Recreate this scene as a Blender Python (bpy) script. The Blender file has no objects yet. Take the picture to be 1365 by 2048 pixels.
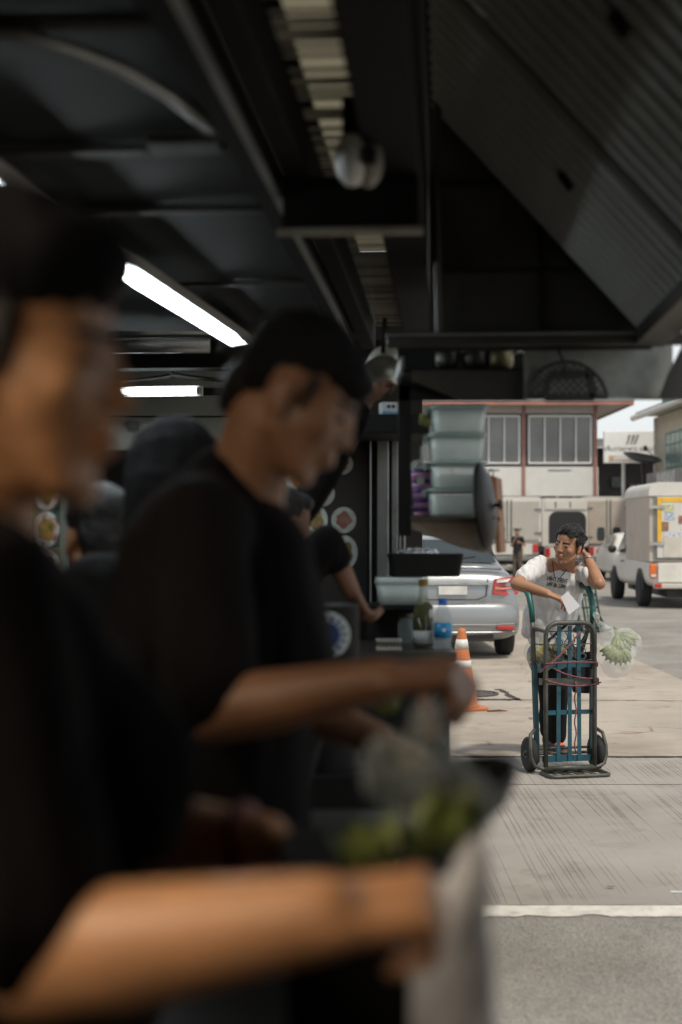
import bpy, bmesh, math, random
from mathutils import Vector, Matrix, Euler, Quaternion, noise

random.seed(7)
sc = bpy.context.scene
COL = sc.collection
R = math.radians
# ------------------------------------------------------------------ camera, sky, sun, exposure
F, CX, HY, CH = 2844.0, 682.5, 1060.0, 1.55          # focal length in photo pixels, centre, horizon, eye height
cam_d = bpy.data.cameras.new('camera'); cam = bpy.data.objects.new('camera', cam_d); COL.objects.link(cam)
cam.location = (0, 0, CH); cam.rotation_euler = (R(90), 0, 0)
cam_d.sensor_width = 36; cam_d.lens = 36 * F / 2048; cam_d.shift_y = (HY - 1024) / 2048
cam_d.clip_start = 0.05; cam_d.clip_end = 2000
cam_d.dof.use_dof = True; cam_d.dof.focus_distance = 9.4; cam_d.dof.aperture_fstop = 2.0; cam_d.dof.aperture_blades = 9
sc.camera = cam
SUN_EL, SUN_DIR = R(60), Vector((0.50, -0.866))
world = bpy.data.worlds.new('World'); sc.world = world; world.use_nodes = True
wn, wl = world.node_tree.nodes, world.node_tree.links
sky = wn.new('ShaderNodeTexSky'); sky.sky_type = 'NISHITA'; sky.sun_disc = False
sky.sun_elevation = SUN_EL; sky.sun_rotation = math.atan2(SUN_DIR.x, SUN_DIR.y)
sky.dust_density = 1.2; sky.air_density = 1.0; sky.ozone_density = 1.0
hs = wn.new('ShaderNodeHueSaturation'); hs.inputs['Saturation'].default_value = 0.22
wl.new(sky.outputs[0], hs.inputs['Color']); wl.new(hs.outputs[0], wn['Background'].inputs['Color'])
wn['Background'].inputs['Strength'].default_value = 0.14
sd = Vector((SUN_DIR.x * math.cos(SUN_EL), SUN_DIR.y * math.cos(SUN_EL), math.sin(SUN_EL)))
sun_d = bpy.data.lights.new('sun', 'SUN'); sun_d.energy = 2.25; sun_d.angle = R(4.0); sun_d.color = (1.0, 0.91, 0.77)
sun = bpy.data.objects.new('sun', sun_d); COL.objects.link(sun); sun.rotation_euler = sd.to_track_quat('Z', 'Y').to_euler()
sc.view_settings.view_transform = 'Standard'; sc.view_settings.look = 'None'
sc.view_settings.exposure = 0.3; sc.view_settings.gamma = 1.0
sc.render.engine = 'CYCLES'
sc.cycles.use_denoising = True
try: sc.cycles.denoiser = 'OPENIMAGEDENOISE'
except Exception: pass
sc.cycles.max_bounces = 8; sc.cycles.transparent_max_bounces = 12; sc.cycles.sample_clamp_indirect = 4.0
sc.cycles.caustics_reflective = False; sc.cycles.caustics_refractive = False

def P(px, py, d):                      # a point measured in the photograph at distance d
    return Vector(((px - CX) / F * d, d, CH - (py - HY) / F * d))

# ------------------------------------------------------------------ materials
MATS = {}
def mat(name, col, rough=0.6, metal=0.0, var=0.18, scale=5.0, bump=0.0, bscale=60.0, trans=0.0, clear=0.0, col2=None,
        emit=0.0, see=0.0, sss=0.0, coat=0.0, dirt=0.0, dirtcol=(0.06, 0.05, 0.04), dscale=2.5, rvar=0.1, spec=None):
    if name in MATS: return MATS[name]
    m = bpy.data.materials.new(name); m.use_nodes = True
    n, l = m.node_tree.nodes, m.node_tree.links
    b = n['Principled BSDF']; out = n['Material Output']
    tc = n.new('ShaderNodeTexCoord')
    nz = n.new('ShaderNodeTexNoise'); nz.inputs['Scale'].default_value = scale; nz.inputs['Detail'].default_value = 6
    l.new(tc.outputs['Object'], nz.inputs['Vector'])
    c1 = tuple(max(0, x * (1 - var)) for x in col) if col2 is None else col
    c2 = tuple(min(1, x * (1 + var)) for x in col) if col2 is None else col2
    rp = n.new('ShaderNodeValToRGB'); rp.color_ramp.elements[0].position = 0.32; rp.color_ramp.elements[1].position = 0.68
    rp.color_ramp.elements[0].color = (*c1, 1); rp.color_ramp.elements[1].color = (*c2, 1)
    l.new(nz.outputs['Fac'], rp.inputs['Fac'])
    colout = rp.outputs['Color']
    if dirt > 0:
        n2 = n.new('ShaderNodeTexNoise'); n2.inputs['Scale'].default_value = dscale; n2.inputs['Detail'].default_value = 9; n2.inputs['Roughness'].default_value = 0.7
        l.new(tc.outputs['Object'], n2.inputs['Vector'])
        r2 = n.new('ShaderNodeValToRGB'); r2.color_ramp.elements[0].position = 0.48; r2.color_ramp.elements[1].position = 0.75
        r2.color_ramp.elements[1].color = (dirt, dirt, dirt, 1)
        l.new(n2.outputs['Fac'], r2.inputs['Fac'])
        mx = n.new('ShaderNodeMix'); mx.data_type = 'RGBA'
        l.new(r2.outputs['Color'], mx.inputs['Factor']); l.new(colout, mx.inputs[6]); mx.inputs[7].default_value = (*dirtcol, 1)
        colout = mx.outputs[2]
    l.new(colout, b.inputs['Base Color'])
    b.inputs['Metallic'].default_value = metal
    if spec is not None: b.inputs['Specular IOR Level'].default_value = spec
    if rvar > 0:
        mr = n.new('ShaderNodeMapRange'); mr.inputs['To Min'].default_value = max(0.02, rough - rvar); mr.inputs['To Max'].default_value = min(1, rough + rvar)
        l.new(nz.outputs['Fac'], mr.inputs['Value']); l.new(mr.outputs[0], b.inputs['Roughness'])
    else: b.inputs['Roughness'].default_value = rough
    b.inputs['Transmission Weight'].default_value = trans
    if coat: b.inputs['Coat Weight'].default_value = coat; b.inputs['Coat Roughness'].default_value = 0.08
    if sss: b.inputs['Subsurface Weight'].default_value = sss; b.inputs['Subsurface Radius'].default_value = (0.012, 0.005, 0.003)
    if emit: b.inputs['Emission Color'].default_value = (*col, 1); b.inputs['Emission Strength'].default_value = emit
    if bump > 0:
        n3 = n.new('ShaderNodeTexNoise'); n3.inputs['Scale'].default_value = bscale; n3.inputs['Detail'].default_value = 5
        l.new(tc.outputs['Object'], n3.inputs['Vector'])
        bp = n.new('ShaderNodeBump'); bp.inputs['Strength'].default_value = bump; bp.inputs['Distance'].default_value = 0.02
        l.new(n3.outputs['Fac'], bp.inputs['Height']); l.new(bp.outputs[0], b.inputs['Normal'])
    if see > 0:
        t = n.new('ShaderNodeBsdfTransparent'); ms = n.new('ShaderNodeMixShader'); ms.inputs[0].default_value = see
        l.new(b.outputs[0], ms.inputs[1]); l.new(t.outputs[0], ms.inputs[2]); l.new(ms.outputs[0], out.inputs['Surface'])
    MATS[name] = m
    return m

# ------------------------------------------------------------------ geometry collector: one G = one mesh object
class G:
    def __init__(s): s.v = []; s.f = []
    def add(s, vs, fs):
        o = len(s.v); s.v += [tuple(x) for x in vs]; s.f += [tuple(i + o for i in f) for f in fs]; return s
    def box(s, x0, x1, y0, y1, z0, z1):
        return s.add([(x0,y0,z0),(x1,y0,z0),(x1,y1,z0),(x0,y1,z0),(x0,y0,z1),(x1,y0,z1),(x1,y1,z1),(x0,y1,z1)],
                     [(0,3,2,1),(4,5,6,7),(0,1,5,4),(1,2,6,5),(2,3,7,6),(3,0,4,7)])
    def hexa(s, p):                     # eight corners, bottom four then top four
        return s.add(p, [(0,3,2,1),(4,5,6,7),(0,1,5,4),(1,2,6,5),(2,3,7,6),(3,0,4,7)])
    def slab(s, quad, t):               # a thick plate: quad of points, thickness vector t
        q = [Vector(a) for a in quad]; t = Vector(t)
        return s.hexa(q + [a + t for a in q])
    def bar(s, a, b, w, h, up=(0, 0, 1)):
        a, b = Vector(a), Vector(b); d = (b - a).normalized(); up = Vector(up)
        if abs(d.dot(up)) > 0.98: up = Vector((0, 1, 0))
        x = d.cross(up).normalized() * w / 2; y = x.cross(d).normalized() * h / 2
        return s.hexa([a-x-y, a+x-y, a+x+y, a-x+y, b-x-y, b+x-y, b+x+y, b-x+y])
    def tube(s, pts, r, seg=8, closed=False):
        pts = [Vector(p) for p in pts]; n = len(pts); rr = r if isinstance(r, (list, tuple)) else [r] * n
        rings = []; prev = None
        for i, p in enumerate(pts):
            if closed: t = (pts[(i+1) % n] - pts[i-1]).normalized()
            else: t = (pts[min(i+1, n-1)] - pts[max(i-1, 0)]).normalized()
            if prev is None:
                a = Vector((0,0,1)) if abs(t.z) < 0.9 else Vector((0,1,0)); x = t.cross(a).normalized()
            else: x = (prev - t * prev.dot(t)).normalized()
            prev = x; y = t.cross(x)
            rings.append([p + (x*math.cos(2*math.pi*k/seg) + y*math.sin(2*math.pi*k/seg)) * rr[i] for k in range(seg)])
        vs = [q for ring in rings for q in ring]; fs = []
        for i in range(n if closed else n - 1):
            j = (i + 1) % n
            for k in range(seg): fs.append((i*seg+k, i*seg+(k+1)%seg, j*seg+(k+1)%seg, j*seg+k))
        if not closed: fs += [tuple(range(seg))[::-1], tuple((n-1)*seg + k for k in range(seg))]
        return s.add(vs, fs)
    def lathe(s, prof, M=None, seg=24):  # profile (r, z) about local z
        M = M or Matrix(); vs = []; fs = []
        for r, z in prof:
            for k in range(seg):
                a = 2*math.pi*k/seg; vs.append(M @ Vector((r*math.cos(a), r*math.sin(a), z)))
        for i in range(len(prof)-1):
            for k in range(seg): fs.append((i*seg+k, i*seg+(k+1)%seg, (i+1)*seg+(k+1)%seg, (i+1)*seg+k))
        if prof[0][0] > 1e-6: fs.append(tuple(range(seg))[::-1])
        if prof[-1][0] > 1e-6: fs.append(tuple((len(prof)-1)*seg+k for k in range(seg)))
        return s.add(vs, fs)
    def prism(s, poly, t):              # polygon (3-D points), extruded by t
        t = Vector(t); q = [Vector(p) for p in poly]; n = len(q)
        return s.add(q + [p + t for p in q], [tuple(range(n))[::-1], tuple(range(n, 2*n))] + [(i, (i+1)%n, (i+1)%n+n, i+n) for i in range(n)])
    def ell(s, c, r, M=None, seg=14, rings=8):
        M = M or Matrix.Identity(3); c = Vector(c); vs = [c + M @ Vector((0,0,r[2]))]; fs = []
        for i in range(1, rings):
            t = math.pi*i/rings
            for k in range(seg):
                a = 2*math.pi*k/seg
                vs.append(c + M @ Vector((r[0]*math.sin(t)*math.cos(a), r[1]*math.sin(t)*math.sin(a), r[2]*math.cos(t))))
        vs.append(c + M @ Vector((0,0,-r[2]))); last = len(vs)-1
        for k in range(seg): fs.append((0, 1+k, 1+(k+1)%seg)); fs.append((last, 1+(rings-2)*seg+(k+1)%seg, 1+(rings-2)*seg+k))
        for i in range(rings-2):
            for k in range(seg): fs.append((1+i*seg+k, 1+(i+1)*seg+k, 1+(i+1)*seg+(k+1)%seg, 1+i*seg+(k+1)%seg))
        return s.add(vs, fs)
    def cap(s, a, b, ra, rb, seg=14):   # rounded cone
        a, b = Vector(a), Vector(b); L = (b-a).length
        if L < 1e-5: return s.ell(a, (ra, ra, ra))
        M = Matrix.Translation(a) @ (b-a).to_track_quat('Z', 'Y').to_matrix().to_4x4()
        pr = [(0.0, -ra)] + [(ra*math.cos(t), ra*math.sin(t)) for t in (-1.1, -0.7, -0.3)] + [(ra, 0.0), (rb, L)] + [(rb*math.cos(t), L+rb*math.sin(t)) for t in (0.3, 0.7, 1.1)] + [(0.0, L+rb)]
        return s.lathe(pr, M, seg)
    def mesh(s, name):
        m = bpy.data.meshes.new(name); m.from_pydata(s.v, [], s.f); m.update(); return m

TMP = bpy.data.scenes.new('tmp_scene')
def evaluated(o):                      # mesh of one temporary object, worked out apart from the big scene
    TMP.collection.objects.link(o); vl = TMP.view_layers[0]; vl.update(); dg = vl.depsgraph; dg.update()
    me = bpy.data.meshes.new_from_object(o.evaluated_get(dg)); old = o.data; bpy.data.objects.remove(o)
    if isinstance(old, bpy.types.Mesh): bpy.data.meshes.remove(old)
    else: bpy.data.curves.remove(old)
    return me
WORLD_OFF = {}
def thing(name, label, cat, loc=(0,0,0), rotz=0.0, group=None, world=False):
    o = bpy.data.objects.new(name, None); COL.objects.link(o); o.empty_display_size = 0.1
    o.location = loc; o.rotation_euler = (0, 0, rotz); tag(o, label, cat, group)
    if world: WORLD_OFF[o.name] = Vector(loc)   # children are given in world coordinates
    return o
def tag(o, label=None, cat=None, group=None, kind=None):
    if label: o['label'] = label
    if cat: o['category'] = cat
    if group: o['group'] = group
    if kind: o['kind'] = kind
    return o
def link(name, me, m=None, parent=None, smooth=False, bevel=0.0, sub=0, label=None):
    o = bpy.data.objects.new(name, me); COL.objects.link(o)
    if m is not None and len(me.materials) == 0: me.materials.append(m)
    if parent is not None:
        o.parent = parent
        if parent.name in WORLD_OFF: o.location = -WORLD_OFF[parent.name]
    if smooth: me.polygons.foreach_set('use_smooth', [True] * len(me.polygons))
    if bevel:
        b = o.modifiers.new('bevel', 'BEVEL'); b.width = bevel; b.segments = 2; b.limit_method = 'ANGLE'; b.angle_limit = R(40)
    if sub:
        b = o.modifiers.new('sub', 'SUBSURF'); b.levels = sub; b.render_levels = sub
    if label: o['label'] = label
    return o
def obj(name, g, m, parent=None, **k): return link(name, g.mesh(name), m, parent, **k)
def struct(name, g, m, **k): return tag(obj(name, g, m, **k), kind='structure')
def single(name, g, m, label, cat, group=None, **k): return tag(obj(name, g, m, **k), label, cat, group)

def text_mesh(name, txt, size, M, depth=0.002, font_shear=0.0, bold=0.0):
    c = bpy.data.curves.new(name, 'FONT'); c.body = txt; c.size = size; c.extrude = depth; c.align_x = 'CENTER'; c.align_y = 'CENTER'; c.offset = bold
    c.resolution_u = 2
    me = evaluated(bpy.data.objects.new('tmp_text', c))
    me.name = name; me.materials.clear(); me.transform(M); me.update(); return me
FACE_CAM = Matrix.Rotation(R(90), 4, 'X')                # text standing up, read from -Y
MIRROR = Matrix.Scale(-1, 4, (1, 0, 0))

def blob(name, g, m, parent=None, voxel=0.008, smooth=4, folds=0.0, fscale=14.0, fvec=(1, 1, 0.35), seed=0.0):
    """fuse the overlapping closed shapes of g into one continuous skin"""
    o = bpy.data.objects.new('tmp_blob', g.mesh('tmp'))
    r = o.modifiers.new('r', 'REMESH'); r.mode = 'VOXEL'; r.voxel_size = voxel; r.adaptivity = 0.0
    if smooth: s = o.modifiers.new('s', 'SMOOTH'); s.iterations = smooth; s.factor = 0.5
    me = evaluated(o)
    me.name = name; me.materials.clear()
    if folds:
        fv = Vector(fvec)
        nv = len(me.vertices); cos = [0.0]*(nv*3); nor = [0.0]*(nv*3)
        me.vertices.foreach_get('co', cos); me.vertex_normals.foreach_get('vector', nor)
        for i in range(0, nv*3, 3):
            q = Vector((cos[i]*fv.x, cos[i+1]*fv.y, cos[i+2]*fv.z)) * fscale + Vector((seed, seed*1.7, 0))
            k = folds * (abs(noise.noise(q) + 0.5*noise.noise(q*2.1)) * 1.6 - 0.5)
            cos[i] += nor[i]*k; cos[i+1] += nor[i+1]*k; cos[i+2] += nor[i+2]*k
        me.vertices.foreach_set('co', cos)
        me.update()
    return link(name, me, m, parent, smooth=True)

def copy_tree(o, parent=None, loc=None, rot=None):
    c = o.copy(); COL.objects.link(c); c.parent = parent
    if loc is not None: c.location = loc
    if rot is not None: c.rotation_euler = rot
    for ch in list(o.children): copy_tree(ch, c)
    return c
# ================================================================== THE STREET
def ground_mat(name, col, kind):
    m = mat(name, col, rough=0.85, var=0.12, scale=1.3, bump=0.25, bscale=40, rvar=0.08)
    n, l = m.node_tree.nodes, m.node_tree.links; b = n['Principled BSDF']; src = b.inputs['Base Color'].links[0].from_socket
    tc = n.new('ShaderNodeTexCoord')
    def mixmul(src, fac_socket, dark):
        mx = n.new('ShaderNodeMix'); mx.data_type = 'RGBA'; mx.blend_type = 'MULTIPLY'
        l.new(fac_socket, mx.inputs['Factor']); l.new(src, mx.inputs[6]); mx.inputs[7].default_value = (*dark, 1); return mx.outputs[2]
    def nramp(scale, a, c, detail=8, vec=None):
        t = n.new('ShaderNodeTexNoise'); t.inputs['Scale'].default_value = scale; t.inputs['Detail'].default_value = detail; t.inputs['Roughness'].default_value = 0.65
        l.new(vec or tc.outputs['Object'], t.inputs['Vector'])
        r = n.new('ShaderNodeValToRGB'); r.color_ramp.elements[0].position = a; r.color_ramp.elements[1].position = c
        l.new(t.outputs['Fac'], r.inputs['Fac']); return r.outputs['Color']
    src = mixmul(src, nramp(0.55, 0.45, 0.8), (0.62, 0.58, 0.52))           # broad stains
    src = mixmul(src, nramp(3.2, 0.55, 0.75), (0.72, 0.68, 0.62))
    if kind == 'asphalt':
        v = n.new('ShaderNodeTexVoronoi'); v.inputs['Scale'].default_value = 120; l.new(tc.outputs['Object'], v.inputs['Vector'])
        hs2 = n.new('ShaderNodeSeparateColor'); l.new(v.outputs['Color'], hs2.inputs[0])
        r = n.new('ShaderNodeValToRGB'); r.color_ramp.elements[0].color = (0.42, 0.42, 0.42, 1); r.color_ramp.elements[1].color = (1.75, 1.7, 1.6, 1)
        r.color_ramp.elements[0].position = 0.05; r.color_ramp.elements[1].position = 1.0
        l.new(hs2.outputs[0], r.inputs['Fac'])
        mx = n.new('ShaderNodeMix'); mx.data_type = 'RGBA'; mx.blend_type = 'MULTIPLY'; mx.inputs['Factor'].default_value = 0.45
        l.new(src, mx.inputs[6]); l.new(r.outputs['Color'], mx.inputs[7]); src = mx.outputs[2]
        bp = n.new('ShaderNodeBump'); bp.inputs['Strength'].default_value = 0.7; bp.inputs['Distance'].default_value = 0.006
        l.new(v.outputs['Distance'], bp.inputs['Height']); l.new(bp.outputs[0], b.inputs['Normal'])
    if kind == 'grooved':
        mp = n.new('ShaderNodeMapping'); mp.inputs['Scale'].default_value = (1, 0.035, 1); l.new(tc.outputs['Object'], mp.inputs['Vector'])
        # long broom scores running away from the viewer, uneven in depth and spacing
        mp2 = n.new('ShaderNodeMapping'); mp2.inputs['Scale'].default_value = (17, 0.10, 1); l.new(tc.outputs['Object'], mp2.inputs['Vector'])
        t = n.new('ShaderNodeTexNoise'); t.inputs['Scale'].default_value = 1.0; t.inputs['Detail'].default_value = 1.5; l.new(mp2.outputs[0], t.inputs['Vector'])
        r = n.new('ShaderNodeValToRGB'); r.color_ramp.elements[0].position = 0.475; r.color_ramp.elements[1].position = 0.525
        e = r.color_ramp.elements.new(0.50); e.color = (1, 1, 1, 1); r.color_ramp.elements[0].color = (0, 0, 0, 1); r.color_ramp.elements[2].color = (0, 0, 0, 1)
        l.new(t.outputs['Fac'], r.inputs['Fac'])
        msk = nramp(1.1, 0.36, 0.62)
        mm = n.new('ShaderNodeMath'); mm.operation = 'MULTIPLY'; l.new(r.outputs['Color'], mm.inputs[0]); l.new(msk, mm.inputs[1])
        src = mixmul(src, mm.outputs[0], (0.62, 0.59, 0.55))
        bp = n.new('ShaderNodeBump'); bp.invert = True; bp.inputs['Strength'].default_value = 0.8; bp.inputs['Distance'].default_value = 0.006
        l.new(mm.outputs[0], bp.inputs['Height']); l.new(bp.outputs[0], b.inputs['Normal'])
    if kind == 'apron':
        v = n.new('ShaderNodeTexVoronoi'); v.feature = 'DISTANCE_TO_EDGE'; v.inputs['Scale'].default_value = 0.55
        t = n.new('ShaderNodeTexNoise'); t.inputs['Scale'].default_value = 2.0; l.new(tc.outputs['Object'], t.inputs['Vector'])
        mx = n.new('ShaderNodeMix'); mx.data_type = 'RGBA'; mx.inputs['Factor'].default_value = 0.12; l.new(tc.outputs['Object'], mx.inputs[6]); l.new(t.outputs['Color'], mx.inputs[7])
        l.new(mx.outputs[2], v.inputs['Vector'])
        r = n.new('ShaderNodeValToRGB'); r.color_ramp.elements[0].position = 0.0; r.color_ramp.elements[1].position = 0.007
        r.color_ramp.elements[0].color = (1, 1, 1, 1); r.color_ramp.elements[1].color = (0, 0, 0, 1); l.new(v.outputs['Distance'], r.inputs['Fac'])
        mm = n.new('ShaderNodeMath'); mm.operation = 'MULTIPLY'; l.new(r.outputs['Color'], mm.inputs[0]); l.new(nramp(0.8, 0.5, 0.6), mm.inputs[1])
        src = mixmul(src, mm.outputs[0], (0.4, 0.36, 0.32))
        src = mixmul(src, nramp(1.6, 0.58, 0.7), (0.75, 0.62, 0.5))
    l.new(src, b.inputs['Base Color'])
    return m
M_ASPH = ground_mat('asphalt', (0.265, 0.255, 0.235), 'asphalt')
M_APRON = ground_mat('apron_concrete', (0.38, 0.335, 0.28), 'apron')
M_GROOVE = ground_mat('grooved_concrete', (0.33, 0.305, 0.275), 'grooved')
struct('ground', G().add([(-400,-400,0),(400,-400,0),(400,900,0),(-400,900,0)], [(0,1,2,3)]), M_ASPH)
def sheet(name, quads, z, m):
    g = G()
    for q in quads: g.add([(x, y, z) for x, y in q], [tuple(range(len(q)))])
    return struct(name, g, m)
sheet('concrete_apron', [[(-14, 9.69), (3.55, 9.69), (3.5, 16.0), (3.42, 34), (-14, 34)]], 0.008, M_APRON)
sheet('grooved_pavement', [[(-14, 5.86), (14, 5.86), (14, 8.62), (-14, 8.62)], [(-14, 8.635), (14, 8.635), (14, 9.66), (-14, 9.66)]], 0.006, M_GROOVE)
M_CRACK = mat('joint_filler', (0.05, 0.042, 0.035), rough=0.95)
def crack(pts, w, z=0.011):
    g = G(); n = len(pts)
    for i in range(n-1):
        (x0, y0), (x1, y1) = pts[i], pts[i+1]; d = Vector((x1-x0, y1-y0)).normalized(); nx, ny = -d.y*w/2, d.x*w/2
        k0, k1 = 0.5+random.random(), 0.5+random.random()
        g.add([(x0-nx*k0,y0-ny*k0,z),(x1-nx*k1,y1-ny*k1,z),(x1+nx*k1,y1+ny*k1,z),(x0+nx*k0,y0+ny*k0,z)], [(0,1,2,3)])
    return g
def wob(a, b, n, amp): return [(a[0]+(b[0]-a[0])*i/n + random.uniform(-amp, amp), a[1]+(b[1]-a[1])*i/n + random.uniform(-amp, amp)) for i in range(n+1)]
struct('pavement_joint', crack(wob((-3, 9.67), (6, 9.67), 90, 0.012), 0.05, 0.010), M_CRACK)
struct('apron_crack', crack(wob((0.9, 12.95), (1.62, 12.9), 14, 0.015), 0.10, 0.012), M_CRACK)
struct('apron_crack', crack(wob((1.62, 12.9), (1.52, 13.75), 14, 0.02), 0.055, 0.012), M_CRACK)
struct('apron_crack', crack(wob((1.62, 12.9), (3.4, 12.8), 40, 0.02), 0.02, 0.012), M_CRACK)
# painted line with chipped edges
M_LINE = mat('road_paint', (0.66, 0.63, 0.57), rough=0.7, var=0.1, scale=9, dirt=0.7, dirtcol=(0.28, 0.26, 0.24), dscale=14)
g = G(); N = 260; top = []; bot = []
for i in range(N+1):
    x = -3 + 9*i/N
    top.append((x, 5.86 + 0.008*noise.noise(Vector((x*9, 0, 0)))))
    chip = max(0, noise.noise(Vector((x*4.5, 3, 0))) - 0.18) * 0.16 + 0.012*noise.noise(Vector((x*22, 7, 0)))
    bot.append((x, 5.69 + chip))
g.add([(x, y, 0.004) for x, y in bot] + [(x, y, 0.004) for x, y in top], [(i, i+1, N+1+i+1, N+1+i) for i in range(N)])
struct('road_line', g, M_LINE)
g = G().add([(1.40+x*1.0, 6.05+y*0.9, 0.009) for x, y in ((0,0),(.07,-.012),(.12,.004),(.17,-.01),(.215,-.006),(.20,.03),(.15,.022),(.10,.034),(.05,.02),(.01,.028))], [tuple(range(10))])
st_ = P(973, 1415, 0); sx0 = Vector((1.24, 12.05, 0.016))
single('dry_twig', G().tube([sx0, sx0 + Vector((0.10, 0.02, 0.004)), sx0 + Vector((0.17, 0.01, 0.0))], [0.007, 0.009, 0.004], 6), mat('dry_bark', (0.16, 0.09, 0.05), rough=0.9), 'dry brown twig lying on the pavement behind the traffic cone', 'twig')
for (x, y, a_, s_, lab) in ((2.62, 10.75, 0.4, 0.05, 'curled dry leaf on the pavement beyond the banana bag'), (1.55, 11.6, 1.9, 0.04, 'small dry leaf on the pavement near the cone'), (1.16, 6.12, 2.7, 0.022, 'tiny dark leaf scrap near the white road line')):
    c_, q_ = math.cos(a_), math.sin(a_)
    vs_ = [(x + s_*(u*c_-w*q_), y + s_*(u*q_+w*c_), 0.014 + 0.25*s_*abs(w) + 0.1*s_*u*u) for u, w in ((-1, 0), (-0.4, -0.4), (0.4, -0.35), (1.1, 0), (0.4, 0.35), (-0.4, 0.4), (0, 0))]
    tag(obj('dry_leaf', G().add(vs_, [(6, i, (i+1) % 6) for i in range(6)]), MATS['dry_bark']), lab, 'leaf', 'dry leaves on the pavement')
struct('paint_spill_marking', g, mat('paint_spill', (0.6, 0.62, 0.6), rough=0.7))
# drain cover
t = thing('manhole_cover', 'round cast iron manhole cover set in the pavement behind the orange cone', 'manhole', (1.24, 13.35, 0.011), world=True)
c = (1.24, 13.35)
obj('rim', G().lathe([(0.24, 0.0), (0.24, 0.012), (0.21, 0.012), (0.21, 0.0)], Matrix.Translation((*c, 0.011)), 32), mat('cast_iron', (0.10, 0.09, 0.08), rough=0.7, metal=0.4), t)
obj('lid', G().lathe([(0.195, 0.0), (0.195, 0.009), (0.16, 0.009), (0.155, 0.004), (0.12, 0.004), (0.115, 0.009), (0.0, 0.009)], Matrix.Translation((*c, 0.011)), 32), MATS['cast_iron'], t)

# ------------------------------------------------------------------ white shop house with red lines
M_WHITE = mat('white_render', (0.66, 0.65, 0.62), rough=0.8, var=0.05, scale=0.8, dirt=0.25, dirtcol=(0.4, 0.38, 0.34), dscale=0.7)
M_BEIGE = mat('soffit_beige', (0.50, 0.46, 0.41), rough=0.8, var=0.08)
M_RED = mat('red_trim', (0.32, 0.135, 0.105), rough=0.75, var=0.2, scale=2, dirt=0.4, dirtcol=(0.35, 0.25, 0.2))
M_GREYROOF = mat('roof_edge_grey', (0.28, 0.29, 0.29), rough=0.6)
M_PANE = mat('dusty_glass', (0.20, 0.205, 0.19), rough=0.22, var=0.25, scale=0.5, rvar=0.08)
M_FRAME = mat('white_frame', (0.68, 0.68, 0.66), rough=0.5, var=0.05)
M_DARKFR = mat('dark_surround', (0.06, 0.06, 0.06), rough=0.6)
BD = 62.0; bp_ = F / BD
def bx(px): return (px - CX) / bp_
def bz(py): return CH + (HY - py) / bp_
t = thing('shop_house', 'white two storey shop house with red trim and a row of tall upper windows', 'building', (4, BD, 0), world=True)
x0, x1 = -9.0, bx(1195)
obj('wall', G().box(x0, x1, BD, BD+9, bz(992), bz(806)), M_WHITE, t)
obj('spandrel', G().box(x0, x1+0.02, BD-0.12, BD-0.003, bz(992), bz(934)), M_WHITE, t)
obj('lintel', G().box(x0, x1+0.02, BD-0.12, BD-0.003, bz(826), bz(807)), M_BEIGE, t)
r = obj('roof', G().box(x0-1, bx(1258), BD-1.3, BD+10, bz(806)+0.002, bz(806)+0.18), M_GREYROOF, t)
obj('fascia', G().box(x0-1, bx(1258)-0.03, BD-1.28, BD-1.16, bz(806)-0.19, bz(806)), M_RED, r)
obj('soffit', G().box(x1+0.03, bx(1258)-0.1, BD-1.1, BD+10, bz(806)-0.12, bz(806)), M_BEIGE, r)
obj('fascia', G().box(bx(1258)-0.09, bx(1258)-0.03, BD-1.15, BD+10, bz(806)-0.19, bz(806)-0.004), M_RED, r)
per = 143 / bp_
for k in range(5):
    xr = bx(1190) - per*k
    obj('red_pilaster', G().box(xr-0.06, xr+0.06, BD-0.2, BD-0.124, bz(1006), bz(812)), M_RED, t)
    if k < 4:
        xa, xb = xr - per + 0.10, xr - 0.10
        w = obj('window', G().box(xa, xb, BD-0.09, BD-0.006, bz(932), bz(828)), M_DARKFR, t)
        n = 4; pw = (xb-xa-0.2)/n
        for i in range(n):
            a = xa+0.1+i*pw
            obj('pane', G().box(a+0.04, a+pw-0.04, BD-0.105, BD-0.094, bz(924)+0.05, bz(832)-0.02), M_PANE, w)
            obj('frame', G().box(a, a+0.07, BD-0.14, BD-0.108, bz(924), bz(832)), M_FRAME, w)
        obj('frame', G().box(xb-0.13, xb-0.05, BD-0.14, BD-0.108, bz(924), bz(832)), M_FRAME, w)
        obj('frame', G().box(xa+0.1, xb-0.06, BD-0.142, BD-0.109, bz(924)-0.09, bz(924)), M_FRAME, w)
        obj('frame', G().box(xa+0.1, xb-0.06, BD-0.142, BD-0.109, bz(832)-0.06, bz(832)+0.03), M_FRAME, w)
        g = G()
        obj('louver', G().box((xa+xb)/2-0.5, (xa+xb)/2+0.5, BD-0.15, BD-0.122, bz(941), bz(939)), M_GREYROOF, t)
obj('ground_wall', G().box(x0, x1-0.1, BD+1.0, BD+8.5, 0, bz(992)-0.003), M_PANE, t)
for px in (1020, 1045, 1083, 1117, 1151, 1185, 985, 950):
    obj('column', G().box(bx(px)-0.09, bx(px)+0.09, BD+0.2, BD+0.4, 0, bz(992)-0.003), M_FRAME, t)

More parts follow.
